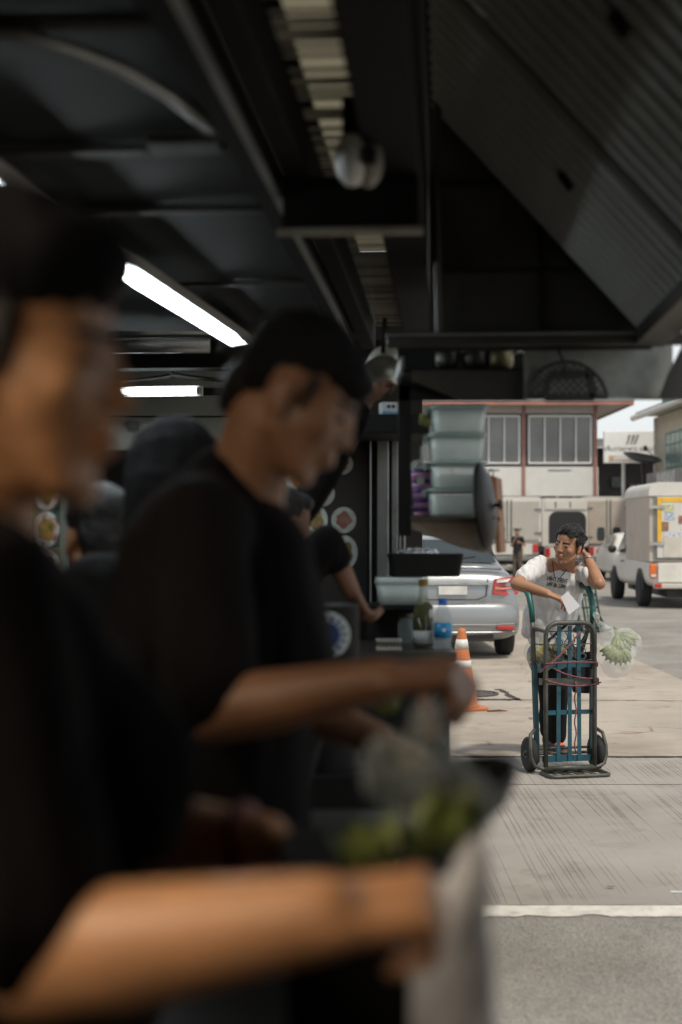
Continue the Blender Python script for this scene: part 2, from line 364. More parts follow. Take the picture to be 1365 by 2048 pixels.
# ------------------------------------------------------------------ dark shops in the gap and the cream house
M_DARKW = mat('shaded_front_wall', (0.035, 0.033, 0.03), rough=0.85, var=0.4, scale=0.6)  # shade of the open shop front put into the wall colour
M_RROOF = mat('rust_roof', (0.11, 0.085, 0.07), rough=0.7, var=0.3)
t = thing('shop_house', 'dark open fronted shop house in shade behind the white sign board', 'building', (14, 70, 0), world=True)
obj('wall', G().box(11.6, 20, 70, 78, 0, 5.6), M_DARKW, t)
r = obj('roof', G().prism([(11.9, 68.6, 5.62), (11.9, 73, 6.1), (11.9, 73, 6.25), (11.9, 68.6, 5.8)], (12, 0, 0)), M_RROOF, t)
obj('gutter', G().box(11.9, 23, 68.4, 68.58, 5.55, 5.8), mat('gutter_zinc', (0.3, 0.3, 0.29), rough=0.5, metal=0.5), r)
for i, (xa, zc, w, h) in enumerate(((12.2, 3.2, 0.5, 1.2), (13.3, 3.9, 0.7, 0.5), (14.2, 3.0, 0.5, 1.6), (12.9, 2.3, 0.6, 0.7))):
    obj('shop_panel', G().box(xa, xa+w, 69.85, 69.99, zc-h/2, zc+h/2), mat('faded_panel%d' % (i % 2), ((0.14, 0.13, 0.12), (0.07, 0.08, 0.08))[i % 2], rough=0.6, var=0.4), t)
M_CREAM = mat('cream_render', (0.58, 0.53, 0.44), rough=0.85, var=0.08, dirt=0.4, dirtcol=(0.25, 0.23, 0.2))
M_GREEN = mat('green_paint', (0.06, 0.22, 0.17), rough=0.5, var=0.2)
M_GGLASS = mat('green_glass', (0.20, 0.27, 0.25), rough=0.2, var=0.3, scale=1.5)
t = thing('corner_house', 'cream corner house with green window frames and green roof edge', 'building', (14, 52, 0), world=True)
XH = 12.6
obj('wall', G().box(XH, XH+9, 40, 57.1, 0, 6.05), M_CREAM, t)
r = obj('roof', G().prism([(XH-0.8, 39, 6.1), (XH-0.8, 39, 6.25), (XH+4, 39, 7.4), (XH+10, 39, 6.1)], (0, 18.0, 0)), mat('pale_roof', (0.5, 0.48, 0.44), rough=0.7), t)
obj('fascia', G().box(XH-0.86, XH-0.804, 39, 52, 6.15, 6.45), M_GREEN, r)
obj('gutter', G().tube([(XH-0.9, 39, 6.02), (XH-0.9, 57.0, 6.02)], 0.12, 8), mat('white_pipe', (0.66, 0.64, 0.6), rough=0.5), r)
obj('downpipe', G().tube([(XH-0.1, 56.6, 6.0), (XH-0.1, 56.6, 0)], 0.06, 8), MATS['white_pipe'], r)
w = obj('window', G().box(XH-0.06, XH-0.003, 48.0, 55.0, 3.90, 5.28), M_GREEN, t)
for i in range(9):
    ya = 48.1 + i*0.75
    obj('pane', G().box(XH-0.075, XH-0.064, ya, ya+0.66, 3.98, 4.76), M_GGLASS, w)
    obj('pane', G().box(XH-0.075, XH-0.064, ya, ya+0.66, 4.84, 5.20), M_GGLASS, w)
b = obj('sign_fascia', G().box(XH-0.35, XH-0.003, 43, 57.0, 2.95, 3.8), mat('sign_grey', (0.30, 0.29, 0.27), rough=0.7), t)
# big pale letters, too faint to read, on the fascia that faces the lane
MM = Matrix.Translation((XH-0.365, 53.6, 3.38)) @ Matrix.Rotation(R(-90), 4, 'Z') @ FACE_CAM @ MIRROR
link('lettering', text_mesh('lettering', 'IVARNI', 0.95, MM, 0.01, bold=0.02), M_FRAME, b)

# sign board on a pole, lettering reads mirrored as in the picture
SD = 58.0; sp = F/SD
def sx(px): return (px-CX)/sp
def sz(py): return CH+(HY-py)/sp
t = thing('sign_board', 'white hanging sign board with grey emblem and mirrored lettering', 'sign', (sx(1252), SD, 0), world=True)
obj('board', G().box(sx(1209), sx(1320), SD, SD+0.25, sz(926), sz(862)), mat('sign_white', (0.78, 0.785, 0.77), rough=0.5, var=0.06, scale=1.5), t, bevel=0.02)
obj('lower_panel', G().box(sx(1218), sx(1316), SD-0.012, SD-0.003, sz(922), sz(911)), mat('sign_lower', (0.60, 0.52, 0.46), rough=0.5), t)
obj('lower_strip', G().box(sx(1228), sx(1300), SD-0.022, SD-0.014, sz(919), sz(913)), mat('sign_strip', (0.68, 0.67, 0.65), rough=0.5), t)
obj('orange_mark', G().box(sx(1219), sx(1227), SD-0.024, SD-0.014, sz(922), sz(911)), mat('sign_orange', (0.55, 0.36, 0.20), rough=0.5), t)
obj('side_strip', G().box(sx(1313), sx(1320), SD-0.008, SD-0.003, sz(909), sz(864)), mat('sign_edge', (0.5, 0.56, 0.56), rough=0.5), t)
M_SGREY = mat('sign_grey_print', (0.07, 0.07, 0.07), rough=0.6)
M_SPALE = mat('sign_pale_print', (0.26, 0.26, 0.25), rough=0.6)
link('lettering', text_mesh('lettering', 'ร้านขาย อาหารตามสั่ง', 0.26, Matrix.Translation((sx(1263), SD-0.006, sz(898))) @ FACE_CAM @ MIRROR, 0.003), M_SGREY, t)
g = G()                                  # three leaning leaf-like strokes of the emblem
for k, (px, dx) in enumerate(((1256, 3), (1264, 4), (1271, 5))):
    pts = [(sx(px-4), SD-0.008, sz(890)), (sx(px+1), SD-0.008, sz(889-1)), (sx(px+dx+3), SD-0.008, sz(872)), (sx(px+dx+1), SD-0.008, sz(868)), (sx(px+dx-3), SD-0.008, sz(871)), (sx(px-1), SD-0.008, sz(880))]
    g.prism(pts[::-1], (0, 0.004, 0))
obj('emblem', g, M_SPALE, t)
obj('pole', G().tube([(sx(1250), SD+0.3, 0), (sx(1250), SD+0.3, sz(880))], 0.07, 10), MATS['white_pipe'], t)
# satellite dish
t = thing('satellite_dish', 'dark grey satellite dish tilted upwards under the white sign board', 'dish', (sx(1283), SD-2, 0), world=True)
DC = Vector((sx(1284)*56/58, 56, sz(926)-0.05)); Q = Vector((0.15, -0.25, 0.95)).to_track_quat('Z', 'Y').to_matrix().to_4x4()
obj('dish_bowl', G().lathe([(0.0, 0.0), (0.3, 0.03), (0.55, 0.10), (0.76, 0.20), (0.78, 0.21), (0.55, 0.085), (0.3, 0.01), (0.0, -0.02)], Matrix.Translation(DC) @ Q, 28), mat('dish_grey', (0.045, 0.045, 0.04), rough=0.5, metal=0.3), t, smooth=True)
obj('feed_arm', G().tube([DC + Q.to_3x3() @ Vector((0.7, 0, 0.15)), DC + Q.to_3x3() @ Vector((0.05, 0, 0.55))], 0.02, 6), MATS['cast_iron'], t)
obj('feed_horn', G().ell(DC + Q.to_3x3() @ Vector((0.03, 0, 0.55)), (0.09, 0.09, 0.12)), MATS['cast_iron'], t)
obj('mast', G().tube([DC, DC + Vector((0.1, 0.3, -0.6)), (DC.x+0.1, DC.y+0.3, 0)], 0.05, 8), MATS['cast_iron'], t)
# ================================================================== VEHICLES
M_STEELD = mat('dull_steel', (0.22, 0.22, 0.21), rough=0.5, metal=0.6)
M_TYRE = mat('tyre_rubber', (0.02, 0.02, 0.02), rough=0.85, bump=0.2)
M_RIM = mat('rim_metal', (0.45, 0.44, 0.42), rough=0.4, metal=0.8)
M_CGLASS = mat('car_glass', (0.03, 0.04, 0.045), rough=0.08, var=0.1, rvar=0.03)
M_BLACKP = mat('black_plastic', (0.02, 0.02, 0.02), rough=0.55)
M_REDL = mat('red_lens', (0.45, 0.02, 0.015), rough=0.15, coat=0.6)
M_ORL = mat('orange_lens', (0.65, 0.14, 0.02), rough=0.2, coat=0.6)
M_PINKL = mat('pink_lens', (0.55, 0.20, 0.15), rough=0.15, coat=0.6)
M_CLEARL = mat('clear_lens', (0.65, 0.62, 0.6), rough=0.12, coat=0.6)
def wheel(parent, x, y, r=0.31, w=0.2):
    M = Matrix.Translation((x, y, r)) @ Matrix.Rotation(R(90), 4, 'Y')
    o = obj('wheel', G().lathe([(r*0.62, -w/2), (r*0.93, -w/2), (r, -w*0.32), (r, w*0.32), (r*0.93, w/2), (r*0.62, w/2), (r*0.60, 0)], M, 28), M_TYRE, parent, smooth=True)
    g = G().lathe([(r*0.62, -w*0.36), (r*0.64, w*0.3), (r*0.6, w*0.30), (r*0.56, -w*0.2), (0.0, -w*0.1)], M, 24)
    for k in range(5):
        a = 2*math.pi*k/5
        for s in (-1, 1):
            p = M @ Vector((r*0.1*math.cos(a), r*0.1*math.sin(a), s*w*0.42)); q = M @ Vector((r*0.6*math.cos(a), r*0.6*math.sin(a), s*w*0.36)); g.bar(p, q, r*0.16, 0.03, up=(1, 0, 0))
    g.lathe([(r*0.16, -w*0.46), (r*0.16, w*0.46)], M, 10)
    obj('rim', g, M_RIM, o)
def half(y, zb, wm, zw, wt, zr, wr):
    return (y, [(0, zb), (wm*0.86, zb), (wm, zb+0.14), (wm, (zb+zw)/2+0.08), (wt, zw), (wt*0.5+wr*0.5+0.012, (zw+zr)/2), (wr, zr-0.025), (wr*0.72, zr+0.004), (0, zr+0.015)])
def ring(h): y, p = h; return [Vector((x, y, z)) for x, z in p] + [Vector((-x, y, z)) for x, z in p[-2:0:-1]]
def loft(st):
    g = G(); n = 16
    rs = [ring(s) for s in st]
    vs = [v for r in rs for v in r]; fs = []
    for i in range(len(rs)-1):
        for k in range(n): fs.append((i*n+k, i*n+(k+1) % n, (i+1)*n+(k+1) % n, (i+1)*n+k))
    fs += [tuple(range(n))[::-1], tuple((len(rs)-1)*n+k for k in range(n))]
    return g.add(vs, fs), rs
def patch(rs, i0, i1, k0, k1, off=0.006, inset=0.06):
    """a window laid just proud of the loft between stations and ring positions"""
    a, b, c, d = rs[i0][k0 % 16], rs[i1][k0 % 16], rs[i1][k1 % 16], rs[i0][k1 % 16]
    n = (b-a).cross(d-a).normalized(); cen = (a+b+c+d)/4
    if n.dot(cen - Vector((0, cen.y, 0.6))) < 0: n = -n
    q = [p + (cen-p)*inset + n*off for p in (a, b, c, d)]
    return G().slab(q, n*0.006)

def sedan(name, label, paint, loc, rotz, group=None):
    t = thing(name, label, 'car', loc, rotz, group)
    st = [half(0.00, 0.40, 0.66, 0.74, 0.62, 0.80, 0.55), half(0.05, 0.24, 0.79, 0.90, 0.72, 0.985, 0.62), half(0.14, 0.20, 0.835, 0.98, 0.74, 1.065, 0.64),
          half(0.55, 0.19, 0.845, 1.0, 0.75, 1.105, 0.64), half(0.62, 0.19, 0.845, 1.0, 0.76, 1.13, 0.63), half(1.25, 0.18, 0.845, 1.0, 0.765, 1.43, 0.53), half(1.95, 0.18, 0.845, 0.99, 0.765, 1.475, 0.545), half(2.65, 0.18, 0.845, 0.98, 0.765, 1.43, 0.53),
          half(3.25, 0.18, 0.845, 0.96, 0.75, 1.05, 0.60), half(3.9, 0.2, 0.83, 0.84, 0.72, 0.92, 0.55), half(4.2, 0.24, 0.75, 0.70, 0.66, 0.76, 0.5), half(4.3, 0.34, 0.6, 0.6, 0.55, 0.64, 0.4)]
    g, rs = loft(st)
    b = obj('body', g, paint, t, smooth=True, sub=2)
    # rear screen follows the slope between boot and roof
    q = [Vector(p) for p in ((-0.61, 0.60, 1.125), (0.61, 0.60, 1.125), (0.52, 1.18, 1.40), (-0.52, 1.18, 1.40))]
    nn = Vector((0, -0.43, 0.9))
    s = obj('rear_window', G().slab([p + nn*0.018 for p in q], nn*0.006), M_CGLASS, t, bevel=0.01)
    obj('wiper', G().bar(Vector((0.02, 0.62, 1.165)), Vector((0.36, 0.72, 1.215)), 0.014, 0.014), M_BLACKP, s)
    for s_ in (-1, 1):
        for (ya, yb, na) in ((1.3, 1.93, 'side_window'), (1.99, 2.9, 'side_window')):
            p = [Vector((s_*x, y, z)) for x, y, z in ((0.775, ya, 1.03), (0.775, yb, 1.02), (0.58, yb-0.05*(yb > 2.5)-0.25*(yb > 2.5), 1.40), (0.585, ya+0.1, 1.40))]
            obj(na, G().slab(p, (s_*0.012, 0, 0.004)), M_CGLASS, t)
        l = obj('tail_light', G().prism([(s_*0.50, -0.005, 0.965), (s_*0.47, -0.02, 0.78), (s_*0.62, -0.01, 0.765), (s_*0.80, 0.09, 0.775), (s_*0.815, 0.12, 0.86), (s_*0.74, 0.06, 0.985)][::s_], (0, 0.10, 0)), M_REDL, t, bevel=0.012)
        obj('lamp_band', G().prism([(s_*0.50, -0.027, 0.872), (s_*0.50, -0.027, 0.835), (s_*0.60, -0.022, 0.835), (s_*0.76, 0.055, 0.84), (s_*0.76, 0.055, 0.87), (s_*0.60, -0.022, 0.875)][::s_], (0, 0.03, 0)), M_PINKL, l)
        obj('lamp_cap', G().prism([(s_*0.53, -0.026, 0.955), (s_*0.52, -0.026, 0.915), (s_*0.66, -0.006, 0.925), (s_*0.70, 0.02, 0.965)][::s_], (0, 0.03, 0)), M_CLEARL, l)
        obj('reflector', G().box(min(s_*0.52, s_*0.72), max(s_*0.52, s_*0.72), -0.082, -0.03, 0.36, 0.405), M_REDL, t, bevel=0.008)
        wheel(t, s_*0.72, 0.72, 0.305, 0.19); wheel(t, s_*0.72, 3.3, 0.305, 0.19)
    bu = obj('bumper', G().add(*loft_bar([(0.845, 0.30), (0.82, 0.10), (0.74, -0.01), (0.5, -0.065), (0.0, -0.085)], 0.28, 0.67, 0.09)), paint, t, smooth=True, sub=1)
    obj('bumper_crease', G().tube([(0.80, 0.07, 0.43), (0.73, -0.022, 0.43), (0.5, -0.072, 0.42), (0.0, -0.09, 0.42), (-0.5, -0.072, 0.42), (-0.73, -0.022, 0.43), (-0.80, 0.07, 0.43)], 0.007, 6), M_STEELD, bu)
    obj('chrome_strip', G().tube([(0.79, 0.06, 0.345), (0.72, -0.03, 0.335), (0.45, -0.078, 0.33), (0.0, -0.092, 0.33), (-0.45, -0.078, 0.33), (-0.72, -0.03, 0.335), (-0.79, 0.06, 0.345)], 0.012, 6), paint, bu)
    obj('diffuser', G().box(-0.48, 0.48, -0.05, 0.2, 0.22, 0.30), M_BLACKP, t)
    obj('boot_trim', G().bar((-0.45, -0.006, 0.905), (0.45, -0.006, 0.905), 0.03, 0.022), mat('chrome', (0.6, 0.6, 0.6), rough=0.2, metal=1.0), t)
    obj('number_plate', G().box(-0.17, 0.17, -0.03, -0.012, 0.775, 0.875), mat('plate_white', (0.6, 0.6, 0.56), rough=0.5), t)
    obj('boot_line', G().tube([(-0.42, -0.012, 0.99), (-0.40, -0.016, 0.76), (-0.30, -0.03, 0.715), (0.30, -0.03, 0.715), (0.40, -0.016, 0.76), (0.42, -0.012, 0.99)], 0.006, 6), M_BLACKP, t)
    obj('boot_lip', G().tube([(-0.6, 0.13, 1.075), (-0.3, 0.10, 1.095), (0.3, 0.10, 1.095), (0.6, 0.13, 1.075)], 0.018, 8), paint, t, smooth=True)
    obj('exhaust', G().tube([(0.45, -0.02, 0.24), (0.45, 0.3, 0.24)], 0.03, 10), M_RIM, t)
    return t
def loft_bar(halfpts, z0, z1, th):
    """a bar that wraps round the end of a car: outline in plan, from z0 to z1"""
    pl = [(x, y) for x, y in halfpts] + [(-x, y) for x, y in halfpts[-2::-1]]
    zm = [(z0, 0.03), (z0+0.04, 0.0), (z1-0.05, 0.0), (z1, 0.035), (z1, th), (z0, th)]
    vs = []; n = len(zm)
    for x, y in pl:
        for z, d in zm: vs.append((x*(1-0.04*(d > 0.02)), y+d, z))
    fs = []
    for i in range(len(pl)-1):
        for k in range(n): fs.append((i*n+k, i*n+(k+1) % n, (i+1)*n+(k+1) % n, (i+1)*n+k))
    fs += [tuple(range(n))[::-1], tuple((len(pl)-1)*n+k for k in range(n))]
    return vs, fs
M_SILVER = mat('silver_paint', (0.27, 0.285, 0.29), rough=0.32, metal=0.55, var=0.04, coat=0.5, dirt=0.2, dirtcol=(0.2, 0.19, 0.17))
M_WPAINT = mat('white_paint', (0.66, 0.64, 0.58), rough=0.4, var=0.04, coat=0.3, dirt=0.45, dirtcol=(0.42, 0.37, 0.29), dscale=1.8)
d_s = 16.9
sedan('parked_car', 'silver sedan parked with its tail lights towards the orange cone', M_SILVER, ((1048-CX)/F*d_s - 0.845, d_s, 0.008), R(2))
sedan('parked_car', 'small white car facing the street behind the delivery pickup', M_WPAINT, (9.05, 46.0, 0.0), R(178))

def rounded(w, z0, z1, r, n=5):
    pts = [(-w, z0), (w, z0)]
    for i in range(n+1):
        a = math.pi/2*i/n; pts.append((w-r+r*math.cos(a), z1-r+r*math.sin(a)))
    for i in range(n+1):
        a = math.pi/2+math.pi/2*i/n; pts.append((-w+r+r*math.cos(a), z1-r+r*math.sin(a)))
    return pts
M_BOXB = mat('box_beige', (0.47, 0.41, 0.35), rough=0.6, var=0.07, scale=1.5, dirt=0.6, dirtcol=(0.30, 0.25, 0.20), dscale=3)
M_BOXW = mat('box_white', (0.62, 0.60, 0.55), rough=0.55, var=0.06, dirt=0.4, dirtcol=(0.35, 0.32, 0.27))
M_YTAPE = mat('yellow_tape', (0.72, 0.42, 0.03), rough=0.45, var=0.12)
# ---- delivery pickup with a cargo box
dp = 27.9
XP = (1300-CX)/F*dp + 0.88
t = thing('delivery_pickup', 'dirty white pickup with a tall beige cargo box and stickers on its door', 'pickup', (XP, dp, 0), R(-1.5))
st = [half(0.0, 0.46, 0.80, 0.86, 0.80, 0.92, 0.76), half(0.06, 0.40, 0.86, 0.88, 0.84, 0.94, 0.80), half(0.5, 0.38, 0.885, 0.90, 0.86, 0.95, 0.8), half(1.9, 0.36, 0.89, 0.92, 0.86, 0.96, 0.8),
      half(2.75, 0.34, 0.89, 0.96, 0.86, 1.10, 0.78), half(2.95, 0.34, 0.89, 1.0, 0.84, 1.66, 0.62), half(3.5, 0.34, 0.89, 1.0, 0.83, 1.72, 0.62), half(4.0, 0.34, 0.89, 1.0, 0.82, 1.12, 0.68),
      half(4.7, 0.36, 0.87, 0.95, 0.80, 1.05, 0.6), half(5.0, 0.42, 0.76, 0.8, 0.7, 0.86, 0.5)]
g, rs = loft(st)
b = obj('body', g, M_WPAINT, t, smooth=True, sub=2)
for s_ in (-1, 1):
    p = [Vector((s_*x, y, z)) for x, y, z in ((0.868, 3.0, 1.06), (0.868, 3.85, 1.06), (0.70, 3.62, 1.55), (0.70, 3.05, 1.55))]
    obj('side_window', G().slab(p, (s_*0.012, 0, 0.005)), M_CGLASS, t)
    m_ = obj('wing_mirror', G().ell((s_*1.0, 3.72, 1.13), (0.10, 0.06, 0.09)), M_BLACKP, t, smooth=True)
    obj('door_handle', G().bar((s_*0.905, 2.95, 0.88), (s_*0.905, 3.12, 0.88), 0.025, 0.03), M_BLACKP, t)
    l = obj('tail_light', G().box(min(s_*0.74, s_*0.875), max(s_*0.74, s_*0.875), -0.03, 0.1, 0.60, 0.885), M_ORL, t, bevel=0.03)
    obj('lamp_lens', G().box(min(s_*0.76, s_*0.86), max(s_*0.76, s_*0.86), -0.04, -0.031, 0.63, 0.68), M_CLEARL, l)
    obj('reflector', G().box(min(s_*0.66, s_*0.80), max(s_*0.66, s_*0.80), -0.11, -0.08, 0.42, 0.50), M_REDL, t, bevel=0.01)
    arch = [(s_*0.898, 0.98+0.42*math.cos(a), 0.36+0.42*math.sin(a)) for a in [math.pi*i/12 for i in range(13)]]
    obj('wheel_arch', G().prism((arch if s_ > 0 else arch[::-1]), (s_*0.006, 0, 0)), M_BLACKP, t)
    arch = [(s_*0.898, 4.1+0.40*math.cos(a), 0.36+0.40*math.sin(a)) for a in [math.pi*i/12 for i in range(13)]]
    obj('wheel_arch', G().prism((arch if s_ > 0 else arch[::-1]), (s_*0.006, 0, 0)), M_BLACKP, t)
    wheel(t, s_*0.815, 0.98, 0.35, 0.22); wheel(t, s_*0.815, 4.1, 0.35, 0.22)
tg = obj('tailgate', G().box(-0.72, 0.72, -0.045, -0.004, 0.52, 0.90), M_WPAINT, t, bevel=0.012)
# small round badge on the tailgate
g = G()
for k in range(3):
    a = math.pi/2 + 2*math.pi*k/3; c = Vector((0, -0.052, 0.73)); e = Vector((math.cos(a), 0, math.sin(a))); f_ = Vector((-math.sin(a), 0, math.cos(a)))
    g.prism([c + e*0.008, c + e*0.035 + f_*0.018, c + e*0.062, c + e*0.035 - f_*0.018], (0, 0.006, 0))
obj('badge', g, M_BLACKP, tg)
obj('rear_bumper', G().box(-0.80, 0.80, -0.10, 0.05, 0.40, 0.50), mat('bumper_cream', (0.55, 0.52, 0.45), rough=0.5, dirt=0.5), t, bevel=0.02)
obj('number_plate', G().box(-0.16, 0.20, -0.12, -0.103, 0.33, 0.47), M_BLACKP, t)
obj('tow_bar', G().box(-0.25, 0.45, -0.13, -0.05, 0.30, 0.325), M_REDL, t)
obj('underbody', G().box(-0.5, 0.5, 0.1, 4.6, 0.22, 0.40), M_BLACKP, t)
pts = rounded(0.88, 0.93, 2.47, 0.22)
cb = obj('cargo_box', G().prism([(x, 0.0, z) for x, z in pts], (0, 2.65, 0)), M_BOXB, t)
pts2 = rounded(0.90, 2.22, 2.49, 0.2)
obj('roof_cap', G().prism([(x, -0.03, z) for x, z in pts2], (0, 2.72, 0)), M_BOXW, cb)
obj('door_gasket', G().box(-0.80, 0.80, -0.02, -0.003, 0.97, 2.215), M_STEELD, cb)
d_ = obj('cargo_door', G().box(-0.74, 0.76, -0.05, -0.024, 1.0, 2.20), M_BOXW, cb, bevel=0.01)
obj('lower_panel', G().box(-0.62, 0.10, -0.062, -0.053, 1.02, 1.42), mat('panel_cream', (0.58, 0.54, 0.47), rough=0.6, dirt=0.4), d_)
obj('yellow_tape', G().box(-0.735, -0.655, -0.058, -0.052, 1.32, 2.19), M_YTAPE, d_)
obj('yellow_tape', G().box(-0.65, 0.75, -0.058, -0.052, 2.10, 2.19), M_YTAPE, d_)
for k, (x, z, w, h, c) in enumerate(((-0.50, 1.97, 0.18, 0.14, (0.5, 0.5, 0.28)), (-0.50, 1.82, 0.19, 0.13, (0.40, 0.47, 0.58)), (-0.24, 1.75, 0.17, 0.16, (0.30, 0.13, 0.09)),
        (-0.60, 1.62, 0.16, 0.18, (0.25, 0.14, 0.09)), (-0.40, 1.45, 0.42, 0.12, (0.5, 0.52, 0.55)), (0.0, 2.02, 0.22, 0.13, (0.12, 0.12, 0.13)), (0.12, 1.85, 0.3, 0.1, (0.62, 0.58, 0.5)), (0.05, 1.56, 0.25, 0.2, (0.60, 0.58, 0.52)), (-0.2, 1.60, 0.14, 0.1, (0.66, 0.64, 0.6)))):
    obj('sticker', G().box(x-w/2, x+w/2, -0.0575, -0.0515, z-h/2, z+h/2), mat('sticker%d' % k, c, rough=0.5, var=0.5, scale=18), d_)
for z in (1.28, 2.0):
    obj('hinge', G().bar((-0.9, -0.05, z), (-0.60, -0.065, z), 0.03, 0.06), M_RIM, cb)
obj('latch_bar', G().bar((0.0, -0.075, 1.30), (0.25, -0.08, 1.36), 0.03, 0.02), M_BLACKP, cb)

# ---- box trucks in the row behind
def box_truck(label, x0, x1, d, ztop, zbot, doormat, style):
    t = thing('box_truck', label, 'truck', ((x0+x1)/2, d, 0), 0, 'box trucks parked before the white shop house')
    w = (x1-x0)/2
    pts = rounded(w, zbot, ztop, 0.14)
    cb = obj('cargo_box', G().prism([(x, 0, z) for x, z in pts], (0, 4.2, 0)), M_BOXW, t)
    if style == 'open':
        arch = rounded(w-0.14, zbot+0.1, ztop-0.5, 0.3)
        obj('opening', G().prism([(x+0.1, -0.012, z) for x, z in arch], (0, 0.009, 0)), M_BLACKP, cb)
        obj('visor', G().box(-w+0.1, w-0.02, -0.04, -0.003, ztop-0.42, ztop-0.10), M_BOXW, cb)
        for s_ in (-0.35, 0.2): obj('rain_channel', G().box(s_-0.03, s_+0.03, -0.052, -0.043, ztop-0.36, ztop-0.14), M_STEELD, cb)
    else:
        for s_ in (-1, 1):
            a, b_ = (-w+0.08, -0.03) if s_ < 0 else (0.03, w-0.08)
            dr = obj('rear_door', G().box(a, b_, -0.045, -0.003, zbot+0.06, ztop-0.16), doormat, cb, bevel=0.012)
            obj('lock_rod', G().tube([(s_*0.07, -0.06, zbot+0.03), (s_*0.07, -0.06, ztop-0.12)], 0.02, 6), M_STEELD, dr)
            for z in (zbot+0.3, ztop-0.45):
                obj('hinge', G().box(s_*(w-0.12)-0.12, s_*(w-0.12)+0.12, -0.058, -0.046, z-0.04, z+0.04), M_STEELD, dr)
            if style == 'oval':
                ov = [(s_*0.30+0.15*math.copysign(abs(math.cos(q))**0.5, math.cos(q)), -0.056, zbot+0.42+0.26*math.copysign(abs(math.sin(q))**0.5, math.sin(q))) for q in [2*math.pi*i/20 for i in range(20)]]
                obj('window', G().prism(ov, (0, 0.008, 0)), M_CGLASS, dr)
            else:
                obj('door_latch', G().box(s_*0.28-0.14, s_*0.28+0.14, -0.066, -0.047, zbot+0.42, zbot+0.47), M_STEELD, dr)
    tgz = zbot-0.03
    obj('tailgate', G().box(-w+0.1, w-0.1, 0.02, 0.3, tgz-0.42, tgz), M_BOXW, t, bevel=0.02)
    obj('bumper', G().box(-w+0.05, w-0.05, -0.08, 0.2, tgz-0.62, tgz-0.46), M_STEELD, t, bevel=0.02)
    for s_ in (-1, 1): obj('tail_light', G().box(s_*(w-0.2)-0.09, s_*(w-0.2)+0.09, -0.03, 0.018, tgz-0.34, tgz-0.04), M_REDL, t, bevel=0.01)
    obj('number_plate', G().box(0.25, 0.5, 0.0, 0.018, tgz-0.32, tgz-0.16), mat('plate_yellow', (0.5, 0.42, 0.12), rough=0.5), t)
    obj('chassis', G().box(-w+0.3, w-0.3, 0.3, 4.4, 0.35, 0.6), M_BLACKP, t)
    obj('cab', G().prism([(-w+0.05, 4.3, 0.5), (-w+0.05, 6.0, 0.5), (-w+0.05, 6.0, 1.3), (-w+0.05, 5.5, 2.1), (-w+0.05, 4.3, 2.1)], (2*w-0.1, 0, 0)), M_WPAINT, t, bevel=0.05)
    for s_ in (-1, 1): wheel(t, s_*(w-0.2), 1.2, 0.37, 0.22); wheel(t, s_*(w-0.2), 5.1, 0.37, 0.22)
    return t
M_DOORG = mat('door_greyed', (0.42, 0.40, 0.35), rough=0.6, var=0.06, dirt=0.5, dirtcol=(0.25, 0.22, 0.18))
def wx(px, d): return (px-CX)/F*d
box_truck('grey beige box truck with closed double doors behind the person in dark clothes', wx(955, 49), wx(1083, 49), 49, 2.70, 1.14, M_DOORG, 'plain')
box_truck('white box truck with a big black rear opening behind the leaning man', wx(1085, 53), wx(1175, 53), 53, 2.74, 0.95, M_BOXW, 'open')
box_truck('box truck with beige double doors and two small rounded windows', wx(1173, 54), wx(1262, 54), 54, 2.82, 0.98, M_BOXB, 'oval')

# ---- traffic cone
M_CONE = mat('cone_orange', (0.46, 0.15, 0.05), rough=0.55, var=0.12, scale=9, dirt=0.45, dirtcol=(0.35, 0.14, 0.06), dscale=9)
M_REFL = mat('cone_band', (0.62, 0.62, 0.58), rough=0.5, var=0.1, scale=20, dirt=0.4, dirtcol=(0.4, 0.4, 0.38), dscale=25)
dc = 12.25; c = Vector((wx(924, dc), dc, 0.01))
t = thing('traffic_cone', 'weathered orange traffic cone with two white bands on a skewed base', 'cone', c, R(18))
sq = [(0.19*a, 0.19*b_, 0.0) for a, b_ in ((-1, -0.75), (-0.75, -1), (0.75, -1), (1, -0.75), (1, 0.75), (0.75, 1), (-0.75, 1), (-1, 0.75))]
obj('base', G().prism(sq, (0, 0, 0.022)), M_CONE, t, bevel=0.004)
cr = lambda z: 0.138 + (0.032-0.138)*(z-0.03)/(0.69-0.03)
obj('body', G().lathe([(0.155, 0.018), (0.15, 0.035), (0.138, 0.04)] + [(cr(z), z) for z in (0.1, 0.3, 0.5, 0.66)] + [(0.032, 0.69), (0.02, 0.695), (0.0, 0.69)], None, 28), M_CONE, t, smooth=True)
for za, zb in ((0.355, 0.42), (0.52, 0.60)):
    obj('reflective_band', G().lathe([(cr(za)+0.0025, za), (cr(zb)+0.0025, zb)], None, 28), M_REFL, t, smooth=True)
